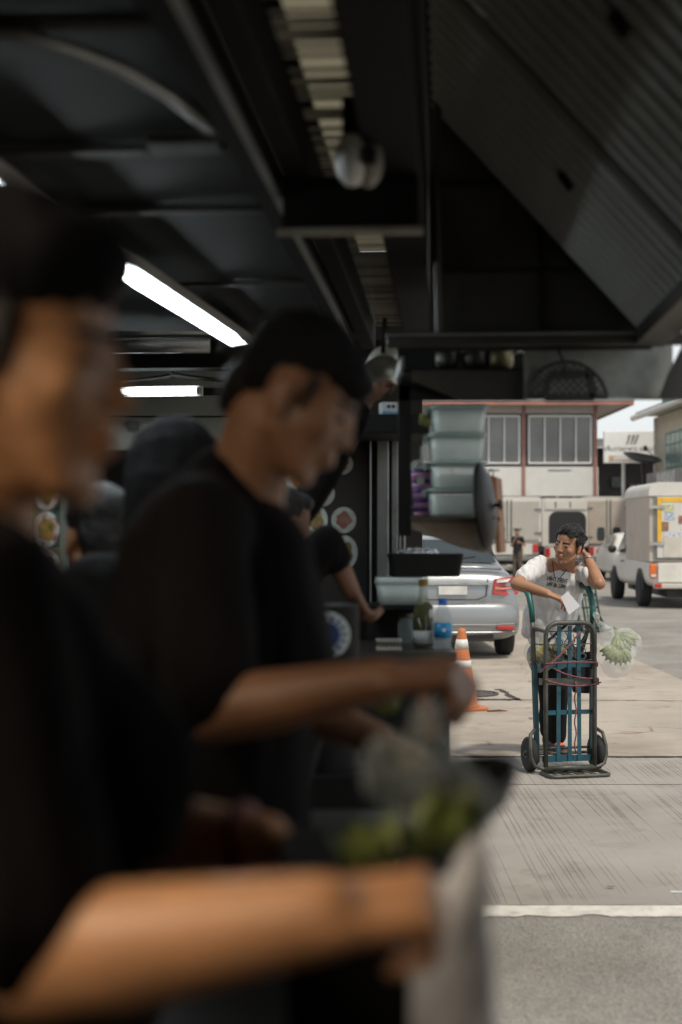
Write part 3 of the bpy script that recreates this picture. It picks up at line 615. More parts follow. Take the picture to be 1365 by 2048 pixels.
# ================================================================== HAND TRUCKS
M_TUBE = mat('worn_tube', (0.07, 0.075, 0.065), rough=0.5, metal=0.35, var=0.3, scale=14, dirt=0.6, dirtcol=(0.16, 0.13, 0.10), dscale=16)
M_TEAL = mat('teal_paint', (0.007, 0.075, 0.105), rough=0.5, var=0.25, scale=12, dirt=0.6, dirtcol=(0.05, 0.05, 0.045), dscale=14)
M_GRIP = mat('grip_green', (0.012, 0.10, 0.085), rough=0.4, var=0.25)
M_ROPE = mat('rope_maroon', (0.22, 0.07, 0.09), rough=0.9, var=0.3, scale=60)
M_STRAP = mat('strap_black', (0.02, 0.02, 0.018), rough=0.8)
def arc(c, r, a0, a1, n, fx, fz): return [c + fx*(r*math.cos(R(a0+(a1-a0)*i/n))) + fz*(r*math.sin(R(a0+(a1-a0)*i/n))) for i in range(n+1)]
X_, Z_, Y_ = Vector((1, 0, 0)), Vector((0, 0, 1)), Vector((0, 1, 0))
def cart(label, loc, rot, tube, flat, grip, full=True):
    t = thing('hand_truck', label, 'hand truck', loc, 0, 'hand trucks')
    t.rotation_euler = rot
    # front frame: an upside-down U of tube that reaches from the toe plate to the top
    hw, H = 0.165, 0.955
    pts = [Vector((-hw, 0, 0.045)), Vector((-hw, 0, 0.5)), Vector((-hw, 0, H-0.09))] + arc(Vector((-hw+0.08, 0, H-0.08)), 0.08, 180, 90, 5, X_, Z_) + arc(Vector((hw-0.08, 0, H-0.08)), 0.08, 90, 0, 5, X_, Z_) + [Vector((hw, 0, 0.5)), Vector((hw, 0, 0.045))]
    obj('front_frame', G().tube(pts, 0.0155, 10), tube, t, smooth=True)
    # rear rails rise past the frame and bend back into handles
    for s in (-1, 1):
        x = s*0.205
        p = [Vector((x*0.9, 0.10, 0.06)), Vector((x*0.95, 0.115, 0.45)), Vector((x, 0.125, 0.90)), Vector((x, 0.13, 0.96))]
        obj('rail', G().tube(p, 0.0165, 10), tube, t, smooth=True)
        obj('rail_plate', G().bar(Vector((x*0.915, 0.088, 0.14)), Vector((x*0.975, 0.10, 0.68)), 0.03, 0.008, up=(0, 1, 0)), flat, t)
        q = [Vector((x, 0.13, 0.955)), Vector((x*1.02, 0.135, 1.04)), Vector((x*1.04, 0.17, 1.12)), Vector((x*1.05, 0.23, 1.165)), Vector((x*1.05, 0.33, 1.18))]
        obj('handle', G().tube(q, [0.018, 0.0195, 0.0205, 0.0205, 0.0205], 12), grip, t, smooth=True)
        obj('tie_bar', G().tube([Vector((s*hw, 0.0, 0.90)), Vector((x, 0.125, 0.92))], 0.011, 8), tube, t)
        # wheel guard loop and wheel
        xg = s*0.255
        gpts = [Vector((s*0.20, 0.09, 0.275)), Vector((s*0.245, 0.06, 0.245)), Vector((xg, 0.03, 0.17)), Vector((xg, 0.02, 0.11)), Vector((s*0.235, 0.01, 0.055)), Vector((s*0.19, 0.0, 0.038)), Vector((s*0.15, 0, 0.036))]
        obj('wheel_guard', G().tube(gpts, 0.012, 8), tube, t, smooth=True)
        M = Matrix.Translation((s*0.228, 0.12, 0.112)) @ Matrix.Rotation(R(90), 4, 'Y')
        w = obj('wheel', G().lathe([(0.07, -0.022), (0.10, -0.024), (0.111, -0.012), (0.111, 0.012), (0.10, 0.024), (0.07, 0.022), (0.068, 0)], M, 28), M_TYRE, t, smooth=True)
        obj('hub', G().lathe([(0.0, -0.03), (0.022, -0.03), (0.03, -0.018), (0.072, -0.016), (0.072, 0.016), (0.03, 0.018), (0.022, 0.03), (0.0, 0.03)], M, 18), tube, w)
    obj('axle', G().tube([(-0.27, 0.12, 0.112), (0.27, 0.12, 0.112)], 0.010, 8), tube, t)
    for i, x in enumerate((-0.072, 0.004, 0.068)):
        obj('slat', G().bar((x*1.02+0.0, 0.018, 0.075), (x*0.94, 0.018, 0.935), 0.026, 0.006, up=(0, 1, 0)), flat, t)
    for z, w_, h_, m_ in ((0.685, 0.40, 0.030, flat), (0.385, 0.34, 0.028, flat), (0.092, 0.35, 0.040, flat)):
        obj('crossbar', G().bar((-w_/2, 0.028, z), (w_/2, 0.028, z), 0.010, h_), m_, t)
    obj('crossbar', G().bar((-0.20, 0.02, 0.585), (0.20, 0.02, 0.575), 0.022, 0.040), tube, t)
    obj('crossbar', G().tube([(-0.20, 0.12, 0.145), (0.20, 0.12, 0.145)], 0.008, 8), tube, t)
    obj('foot_tube', G().tube([(-0.175, 0, 0.036), (0.175, 0, 0.036)], 0.017, 10), tube, t, smooth=True)
    # toe plate: a rounded loop lying on the ground with slanted strips
    lp = []
    for cx, cy, a0 in ((0.165, -0.045, 270), (0.165, -0.165, 0), (-0.165, -0.165, 0), ): pass
    for (cx, cy, a0) in ((0.16, -0.02, 90), (0.16, -0.14, 0), (-0.16, -0.14, -90), (-0.16, -0.02, -180)):
        lp += [Vector((cx+0.04*math.cos(R(a0-90*i/4)), cy+0.04*math.sin(R(a0-90*i/4)), 0.014)) for i in range(5)]
    tp = obj('toe_loop', G().tube(lp, 0.011, 8, closed=True), tube, t, smooth=True)
    for x in (-0.09, 0.005, 0.10):
        obj('toe_strip', G().bar((x-0.03, 0.01, 0.014), (x+0.03, -0.17, 0.014), 0.022, 0.006), tube, tp)
    if full:
        # wire basket across the top with curled hooks
        for z in (0.815, 0.71+0.0, 0.90):
            obj('wire', G().tube([(-0.205, 0.105, z), (-0.1, 0.03, z), (0.1, 0.03, z), (0.2, 0.105, z)], 0.0035, 6), tube, t)
        for i, x in enumerate((-0.125, -0.095, -0.055, -0.02, 0.03, 0.055, 0.1)):
            z0 = 0.80 - (i % 3)*0.02
            hk = [Vector((x, 0.026, z0+0.10))] + [Vector((x+0.014*math.sin(k*1.2), 0.024, z0+0.09-k*0.018)) for k in range(8)]
            obj('hook', G().tube(hk, 0.0035, 6), tube, t)
        obj('strap', G().bar((-0.16, 0.05, 0.80), (0.17, 0.05, 0.66), 0.022, 0.004, up=(0, 1, 0)), M_STRAP, t)
        obj('strap', G().bar((-0.15, 0.055, 0.82), (0.02, 0.055, 0.96), 0.018, 0.004, up=(0, 1, 0)), M_STRAP, t)
        obj('strap', G().bar((0.10, 0.06, 0.76), (0.15, 0.06, 0.93), 0.026, 0.004, up=(0, 1, 0)), M_STRAP, t)
        for (a, b_, sag) in (((-0.175, -0.018, 0.60), (0.2, -0.02, 0.575), 0.03), ((-0.175, -0.02, 0.70), (0.18, -0.02, 0.70), -0.008), ((-0.19, -0.015, 0.665), (0.06, -0.018, 0.90), 0.02), ((-0.1, 0.0, 0.66), (0.19, 0.0, 0.60), 0.02)):
            a, b_ = Vector(a), Vector(b_)
            obj('rope', G().tube([a.lerp(b_, k/8) + Vector((0, 0, -sag*4*(k/8)*(1-k/8))) for k in range(9)], 0.0055, 6), M_ROPE, t, smooth=True)
        obj('rope', G().tube([Vector((0.035 + 0.006*math.sin(k*1.3), 0.0, 0.58 - k*0.03)) for k in range(16)], 0.005, 6), M_ROPE, t, smooth=True)
    return t
CART = Vector((wx(1141, 9.02), 9.02, 0.006))
cart('teal and grey hand truck with rope, hooks and wire basket that the man leans on', CART, (0, 0, R(13)), M_TUBE, M_TEAL, M_GRIP)
g_ = mat('green_tube', (0.02, 0.06, 0.04), rough=0.5, metal=0.2, var=0.3)
cart('empty green hand truck standing on the road behind the leaning man', Vector((wx(1190, 21.5), 21.5, 0.0)), (R(-12), 0, R(38)), g_, g_, g_, full=False)

# ------------------------------------------------------------------ fruit in bags on the hand truck
M_BANG = mat('banana_green', (0.10, 0.16, 0.02), rough=0.45, var=0.3, scale=20, col2=(0.20, 0.24, 0.04))
M_BANY = mat('banana_yellow', (0.22, 0.20, 0.04), rough=0.45, var=0.3, scale=20, col2=(0.32, 0.27, 0.07))
M_BAG = mat('clear_bag', (0.82, 0.84, 0.82), rough=0.12, var=0.05, bump=0.6, bscale=38, see=0.77)
def banana_bunch(label, c, n, m, tilt, group):
    t = thing('banana_bunch', label, 'bananas', c, 0, group)
    for layer in range(2):
        for i in range(n):
            a = R(-48 + 96*i/(n-1)) + layer*0.12
            d = Vector((math.sin(a), -0.25 - 0.3*layer, -math.cos(a)*0.9)).normalized()
            side = d.cross(Vector((0, 1, 0))).normalized(); bend = Vector((0, -1, 0)) if layer == 0 else Vector((0, -0.6, 0.4))
            pts = []; rr = []
            for k in range(8):
                s = k/7; pts.append(Matrix.Rotation(tilt, 3, 'Y') @ (d*(0.012+0.125*s) + bend*(0.026*math.sin(math.pi*s)) + Vector((0, 0.03*layer, 0.05))))
                rr.append((0.006, 0.009, 0.0155, 0.0175, 0.018, 0.0165, 0.011, 0.004)[k])
            obj('banana', G().tube(pts, rr, 7), m, t, smooth=True)
    obj('stalk', G().cap(Matrix.Rotation(tilt, 3, 'Y') @ Vector((0, 0.01, 0.045)), Matrix.Rotation(tilt, 3, 'Y') @ Vector((0, 0.01, 0.085)), 0.017, 0.012), m, t, smooth=True)
    return t
cR = P(1232, 1306, 8.95); cL = P(1088, 1306, 9.15)
banana_bunch('bunch of green bananas in the clear bag hanging beside the hand truck handle', cR + Vector((0, 0, 0.01)), 8, M_BANG, R(20), 'banana bunches')
banana_bunch('second bunch of green bananas packed on top in the hanging clear bag', cR + Vector((0.035, 0.02, 0.075)), 6, M_BANG, R(-25), 'banana bunches')
banana_bunch('bunch of yellowish bananas in the bag inside the hand truck basket', cL + Vector((0.0, 0.02, 0.0)), 8, M_BANY, R(-10), 'banana bunches')
banana_bunch('bunch of pale bananas seen through the hand truck slats', cL + Vector((0.075, 0.03, -0.0)), 6, M_BANY, R(18), 'banana bunches')
def bag(label, g, seed):
    o = blob('plastic_bag', g, M_BAG, None, voxel=0.008, smooth=5, folds=0.010, fscale=16, fvec=(1, 1, 0.5), seed=seed)
    return tag(o, label, 'plastic bag', 'clear bags of bananas')
g = G(); k = P(1196, 1242, 8.98)
g.ell(cR + Vector((0.005, 0, -0.015)), (0.13, 0.10, 0.125)); g.ell(cR + Vector((0.055, 0.02, 0.06)), (0.12, 0.09, 0.095)); g.ell(cR + Vector((0.0, 0, -0.10)), (0.09, 0.075, 0.06))
g.cap(k, cR + Vector((-0.01, 0, 0.08)), 0.014, 0.07); g.cap(k, k + Vector((-0.01, 0, 0.035)), 0.016, 0.026)
bag('clear plastic bag of green bananas knotted to the hand truck handle', g, 1.0)
g = G(); k = P(1078, 1246, 9.14)
g.ell(cL + Vector((0.0, 0.02, 0.0)), (0.13, 0.10, 0.115)); g.ell(cL + Vector((0.09, 0.03, 0.0)), (0.11, 0.10, 0.11)); g.cap(k, cL + Vector((0.0, 0.03, 0.06)), 0.03, 0.09)
g.ell(cL + Vector((-0.03, 0.02, -0.07)), (0.07, 0.06, 0.06))
bag('clear plastic bag of yellowish bananas stuffed behind the hand truck frame', g, 5.0)
# dark satchel hanging behind the slats
t = thing('satchel', 'black cloth satchel hanging behind the hand truck slats', 'bag', P(1168, 1400, 9.2), world=True)
bc = P(1164, 1340, 9.22)
obj('pouch', G().prism([bc + Vector((x, 0, z)) for x, z in ((-0.07, 0.10), (0.08, 0.12), (0.075, -0.155), (-0.055, -0.15))], (0, 0.06, 0)), mat('satchel_cloth', (0.012, 0.014, 0.018), rough=0.8), t, bevel=0.015)
obj('shoulder_strap', G().tube([bc + Vector((-0.05, 0.02, 0.10)), bc + Vector((0.02, 0.0, 0.22)), bc + Vector((0.06, -0.05, 0.33)), bc + Vector((0.08, 0.02, 0.10))], 0.009, 6), M_STRAP, t)
obj('buckle', G().tube([bc + Vector((-0.01 + 0.035*math.cos(q), -0.012, 0.09 + 0.02*math.sin(q))) for q in [2*math.pi*i/12 for i in range(12)]], 0.006, 6, closed=True), M_STEELD, t)
# ================================================================== PEOPLE
M_SKIN1 = mat('skin_tan', (0.36, 0.185, 0.105), rough=0.48, var=0.1, scale=14, sss=0.12, bump=0.06, bscale=120)
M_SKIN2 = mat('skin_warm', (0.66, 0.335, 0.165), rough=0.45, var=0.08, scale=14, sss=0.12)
M_SKIN3 = mat('skin_shaded_tan', (0.26, 0.13, 0.07), rough=0.5, var=0.12, scale=14, sss=0.1)  # darker skin copy, shade on the second cook put into its colour
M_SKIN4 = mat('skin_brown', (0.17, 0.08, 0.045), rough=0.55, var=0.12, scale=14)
M_HAIR = mat('black_hair', (0.010, 0.0085, 0.008), spec=0.4, rough=0.45, var=0.6, scale=70, bump=0.9, bscale=90)
M_TEE = mat('white_cotton', (0.66, 0.655, 0.65), rough=0.9, var=0.03, scale=12, bump=0.12, bscale=25)
M_BLK = mat('black_cotton', (0.007, 0.006, 0.006), spec=0.1, rough=0.95, var=0.2, scale=12)
M_PANTS = mat('black_denim', (0.012, 0.012, 0.013), spec=0.15, rough=0.9, var=0.3, scale=10)
M_EYE = mat('eye_dark', (0.012, 0.009, 0.008), rough=0.25)
M_LIP = mat('lip_tone', (0.26, 0.10, 0.075), rough=0.5)
M_CAP = mat('cap_cloth', (0.009, 0.009, 0.010), spec=0.15, rough=0.85, var=0.3, scale=25)

def frame(fwd, up=(0, 0, 1)):
    f = Vector(fwd).normalized(); u = Vector(up); u = (u - f*u.dot(f)).normalized(); r = f.cross(u)
    return Matrix((r, f, u)).transposed()          # columns: right, forward, up
def head_skin(g, c, M, k=1.0):
    def e(p, r): g.ell(c + M @ (Vector(p)*k), tuple(x*k for x in r), M, 18, 12)
    def s(a, b, ra, rb): g.cap(c + M @ (Vector(a)*k), c + M @ (Vector(b)*k), ra*k, rb*k)
    e((0, -0.012, 0.035), (0.072, 0.090, 0.083)); e((0, 0.030, -0.012), (0.064, 0.058, 0.082)); e((0, 0.034, -0.064), (0.053, 0.047, 0.043))
    e((0, 0.066, -0.092), (0.024, 0.019, 0.019)); s((0, 0.079, 0.020), (0, 0.0985, -0.020), 0.0080, 0.0095)
    for q in (-1, 1):
        e((q*0.011, 0.089, -0.023), (0.008, 0.009, 0.007)); e((q*0.042, 0.054, -0.016), (0.021, 0.022, 0.022))
        g.ell(c + M @ (Vector((q*0.0725, -0.012, -0.004))*k), (0.008*k, 0.018*k, 0.030*k), M); e((q*0.072, -0.004, -0.026), (0.009, 0.012, 0.014))
        s((q*0.052, 0.0, -0.052), (q*0.026, 0.058, -0.088), 0.018, 0.016)
    e((0, 0.088, -0.048), (0.023, 0.009, 0.007)); e((0, 0.086, -0.061), (0.021, 0.009, 0.007))
def head_bits(t, c, M, k=1.0):
    for q in (-1, 1):
        obj('eye', G().ell(c + M @ (Vector((q*0.031, 0.077, 0.008))*k), (0.0135*k, 0.006*k, 0.0042*k), M), M_EYE, t, smooth=True)
        obj('eyebrow', G().cap(c + M @ (Vector((q*0.014, 0.0815, 0.029))*k), c + M @ (Vector((q*0.047, 0.063, 0.0275))*k), 0.0052*k, 0.0032*k), M_HAIR, t, smooth=True)
    obj('lips', G().ell(c + M @ (Vector((0, 0.0910, -0.0545))*k), (0.020*k, 0.006*k, 0.0062*k), M), M_LIP, t, smooth=True)
def hand(g, w, d, n, th, curl=(35, 45), k=1.0, r=0.0088, spread=0.0):
    """palm, four unequal bent fingers and a thumb that leaves the side of the palm"""
    w = Vector(w); d = Vector(d).normalized(); n = Vector(n); n = (n - d*n.dot(d)).normalized(); s = Vector(th); s = (s - d*s.dot(d) - n*s.dot(n)).normalized()
    for i, (o, L) in enumerate(((0.031, 0.070), (0.0105, 0.078), (-0.010, 0.073), (-0.029, 0.057))):
        b = w + s*(o*0.7*k) ; kn = w + d*(0.088*k - 0.006*i*k) + s*(o*k)
        g.cap(b, kn, 0.0155*k, 0.0115*k)
        c1, c2 = R(curl[0] + 6*i), R(curl[1] + 4*i)
        d1 = (d*math.cos(c1) + n*math.sin(c1) + s*(spread*(1.5-i)*0.1)).normalized(); m = kn + d1*(L*0.55*k)
        d2 = (d*math.cos(c1+c2) + n*math.sin(c1+c2)).normalized(); e_ = m + d2*(L*0.5*k)
        g.cap(kn, m, r*1.08*k, r*k); g.cap(m, e_, r*k, r*0.8*k)
    b = w + d*(0.020*k) + s*(0.022*k); m = b + (d*0.75 + s*0.6 + n*0.35).normalized()*(0.045*k); e_ = m + (d*0.9 + n*0.35 + s*0.05).normalized()*(0.034*k)
    g.cap(b, m, 0.0150*k, 0.0108*k); g.cap(m, e_, 0.0105*k, 0.0085*k)
def limb(g, pts, rs):
    for i in range(len(pts)-1): g.cap(pts[i], pts[i+1], rs[i], rs[i+1])
def shoe(g, heel, toe, k=1.0):
    heel, toe = Vector(heel), Vector(toe); g.cap(heel + Vector((0, 0, 0.045)), toe + Vector((0, 0, 0.035)), 0.045*k, 0.036*k); g.cap(heel + Vector((0, 0, 0.05)), heel + Vector((0, 0, 0.09)), 0.045*k, 0.042*k)

# ------------------------------------------------------------------ the man leaning on the hand truck
t = thing('person', 'man in white printed T-shirt leaning on the hand truck with a hand behind his head', 'person', P(1110, 1510, 9.8), world=True)
hc = P(1137, 1091, 9.30); HM = frame((-0.66, -0.75, -0.10), (0.30, 0.0, 0.95)); k = 1.10
shL, shR = P(1079, 1131, 9.44), P(1166, 1141, 9.42)
elL, wrL = P(1033, 1168, 9.24), P(1097, 1188, 9.08)
elR, wrR = P(1199, 1167, 9.16), P(1174, 1113, 9.36)
nk = P(1128, 1140, 9.44)
pel = P(1106, 1300, 9.74)
g = G()
head_skin(g, hc, HM, k)
g.cap(hc + HM @ Vector((0, -0.02, -0.06)), nk + Vector((0, 0, -0.02)), 0.052, 0.06)
limb(g, [shL, elL], [0.055, 0.041]); limb(g, [elL, elL.lerp(wrL, 0.35), wrL], [0.041, 0.040, 0.027])
limb(g, [shR, elR], [0.055, 0.042]); limb(g, [elR, elR.lerp(wrR, 0.35), wrR], [0.042, 0.041, 0.028])
g.cap(nk + Vector((0, 0.02, -0.08)), P(1112, 1225, 9.6), 0.10, 0.11); g.cap(P(1112, 1225, 9.6), pel, 0.11, 0.12); g.cap(shL, shR, 0.06, 0.06)
hipL, hipR = pel + Vector((-0.085, 0, -0.04)), pel + Vector((0.075, 0, -0.04))
ft1, ft2 = P(1117, 1508, 9.78), P(1100, 1496, 10.05)
kn1, kn2 = Vector((ft1.x-0.02, 9.68, 0.49)), Vector((ft2.x-0.03, 9.86, 0.48))
limb(g, [hipR, kn1, ft1 + Vector((0, 0.05, 0.08))], [0.08, 0.055, 0.04]); limb(g, [hipL, kn2, ft2 + Vector((0, 0.05, 0.08))], [0.08, 0.055, 0.04])
hand(g, wrL, (0.93, -0.10, -0.34), (-0.33, 0.2, -0.92), (0.3, 0.75, 0.5), curl=(20, 34), k=1.12)
hand(g, wrR, (-0.55, 0.35, 0.76), (-0.80, 0.0, -0.55), (-0.1, -0.9, 0.3), curl=(22, 35), k=1.0)
blob('body', g, M_SKIN1, t, voxel=0.0046, smooth=3)
head_bits(t, hc, HM, k)
# swept-back hair
g = G()
for (p, r) in (((0, -0.028, 0.056), (0.079, 0.086, 0.076)), ((0, 0.020, 0.092), (0.058, 0.052, 0.036)), ((0, -0.062, 0.012), (0.068, 0.048, 0.085)), ((0.055, -0.02, 0.04), (0.026, 0.045, 0.05)), ((-0.055, -0.02, 0.04), (0.026, 0.045, 0.05))):
    g.ell(hc + HM @ (Vector(p)*k), tuple(x*k for x in r), HM, 18, 12)
for q in (-1, 1):
    g.cap(hc + HM @ (Vector((q*0.070, 0.022, 0.045))*k), hc + HM @ (Vector((q*0.073, 0.014, 0.0))*k), 0.012, 0.007)
for i in range(11):
    a = (i-5)/5*0.9
    p0 = Vector((math.sin(a)*0.062, 0.058, 0.085-abs(a)*0.018)); p1 = Vector((math.sin(a)*0.078, -0.02, 0.128-abs(a)*0.035)); p2 = Vector((math.sin(a)*0.07, -0.10, 0.06-abs(a)*0.02))
    g.cap(hc + HM @ (p0*k), hc + HM @ (p1*k), 0.010, 0.013); g.cap(hc + HM @ (p1*k), hc + HM @ (p2*k), 0.013, 0.012)
blob('hair', g, M_HAIR, t, voxel=0.004, smooth=1, folds=0.006, fscale=75, fvec=(1.2, 0.35, 0.5))
# T-shirt
g = G(); D = P
g.cap(D(1085, 1138, 9.46), D(1160, 1146, 9.45), 0.078, 0.074); g.cap(nk + Vector((0, 0.015, -0.065)), D(1116, 1190, 9.54), 0.115, 0.145)
g.cap(D(1100, 1165, 9.52), D(1098, 1230, 9.60), 0.135, 0.145); g.cap(D(1142, 1165, 9.50), D(1118, 1230, 9.6), 0.10, 0.135)
g.cap(D(1098, 1225, 9.60), D(1100, 1264, 9.68), 0.148, 0.155); g.cap(D(1075, 1200, 9.58), D(1060, 1262, 9.62), 0.07, 0.062)
g.cap(shL + Vector((0.01, 0, 0)), shL.lerp(elL, 0.66), 0.074, 0.070); g.cap(shR, shR.lerp(elR, 0.52), 0.074, 0.068)
g.cap(D(1165, 1150, 9.42), D(1170, 1176, 9.42), 0.055, 0.04)
sh = blob('t_shirt', g, M_TEE, t, voxel=0.007, smooth=5, folds=0.017, fscale=10, fvec=(1.3, 1.0, 0.45), seed=3)
# neckline rib
cz = nk + Vector((0.0, -0.045, -0.030))
# printing on the chest, mirrored as the picture shows it; wrapped onto the shirt
def print_on(name, txt, size, cx, cy, tilt):
    M0 = Matrix.Rotation(tilt, 4, 'Y') @ Matrix.Scale(0.58, 4, (1, 0, 0)) @ FACE_CAM @ MIRROR
    me = text_mesh(name, txt, size, M0, 0.0005, bold=0.0006)
    import mathutils
    bvh = mathutils.bvhtree.BVHTree.FromPolygons([v.co.copy() for v in sh.data.vertices], [p.vertices[:] for p in sh.data.polygons])
    c0 = P(cx, cy, 9.3)
    for v in me.vertices:
        o = Vector((c0.x + v.co.x, 8.8, c0.z + v.co.z)); h = bvh.ray_cast(o, Vector((0, 1, 0)))
        v.co = (h[0] + Vector((0, -0.0035, 0))) if h[0] else Vector((o.x, 9.38, o.z))
    me.update(); return me
import mathutils.bvhtree
M_PRINT = mat('shirt_print', (0.03, 0.03, 0.035), rough=0.8)
link('shirt_print', print_on('shirt_print', 'EVERY THIN', 0.040, 1118, 1160.5, R(9)), M_PRINT, sh)
link('shirt_print', print_on('shirt_print', 'WILL BE FIN.', 0.038, 1116, 1172.0, R(9)), M_PRINT, sh)
# cord necklace
p0, p1, p2 = P(1106, 1128, 9.36), P(1113, 1165, 9.29), P(1140, 1132, 9.36)
obj('necklace', G().tube([p0 + Vector((0, 0.03, 0.02)), p0, p0.lerp(p1, 0.5) + Vector((-0.004, 0, 0)), p1, p1.lerp(p2, 0.5), p2, p2 + Vector((0.01, 0.04, 0.02))], 0.0028, 6), M_STRAP, t)
obj('pendant', G().ell(P(1112.5, 1170, 9.285), (0.008, 0.005, 0.013)), mat('pendant_brown', (0.12, 0.05, 0.02), rough=0.4), t, smooth=True)
# bracelet
ba = (wrR - elR).normalized(); bc_ = wrR.lerp(elR, 0.14); Q = ba.to_track_quat('Z', 'Y').to_matrix().to_4x4()
obj('bracelet', G().tube([Matrix.Translation(bc_) @ Q @ Vector((0.034*math.cos(q), 0.034*math.sin(q), 0.004*math.sin(3*q))) for q in [2*math.pi*i/20 for i in range(20)]], 0.005, 6, closed=True), M_RIM, t, smooth=True)
# trousers and shoes
g = G()
g.cap(D(1102, 1262, 9.68), pel + Vector((0, 0, -0.02)), 0.135, 0.14); limb(g, [hipR, kn1, ft1 + Vector((-0.005, 0.05, 0.12))], [0.10, 0.078, 0.066]); limb(g, [hipL, kn2, ft2 + Vector((0, 0.05, 0.12))], [0.10, 0.078, 0.064])
blob('trousers', g, M_PANTS, t, voxel=0.009, smooth=4, folds=0.008, fscale=10)
M_SHOE = mat('shoe_black', (0.02, 0.018, 0.018), rough=0.7); M_SHOEO = mat('shoe_orange', (0.75, 0.10, 0.02), rough=0.5)
for ft in (ft1, ft2):
    g = G(); shoe(g, (ft.x, ft.y+0.07, 0.008), (ft.x+0.02, ft.y-0.11, 0.008)); s_ = blob('shoe', g, M_SHOE, t, voxel=0.007, smooth=3)
    obj('sole', G().prism([(ft.x+x+0.01, ft.y+y, 0.009) for x, y in ((-0.045, 0.11), (-0.05, -0.09), (-0.02, -0.15), (0.03, -0.15), (0.055, -0.09), (0.045, 0.11))], (0, 0, 0.02)), mat('sole_dark', (0.05, 0.03, 0.03), rough=0.7), s_, bevel=0.005)
    obj('orange_panel', G().ell((ft.x+0.0, ft.y-0.055, 0.083), (0.034, 0.035, 0.014)), M_SHOEO, s_, smooth=True)
    obj('orange_toe', G().ell((ft.x+0.022, ft.y-0.130, 0.042), (0.030, 0.022, 0.014)), M_SHOEO, s_, smooth=True)
# slip of paper in the drooping hand
cw = [P(1122, 1194, 9.04), P(1136, 1183, 9.04), P(1161, 1212, 9.0), P(1138, 1230, 9.0)]
single('paper_slip', G().slab(cw, (0.0, 0.0015, 0.0)), mat('paper_white', (0.60, 0.60, 0.61), rough=0.8, var=0.03), 'blank white card held in the hand of the leaning man', 'paper')

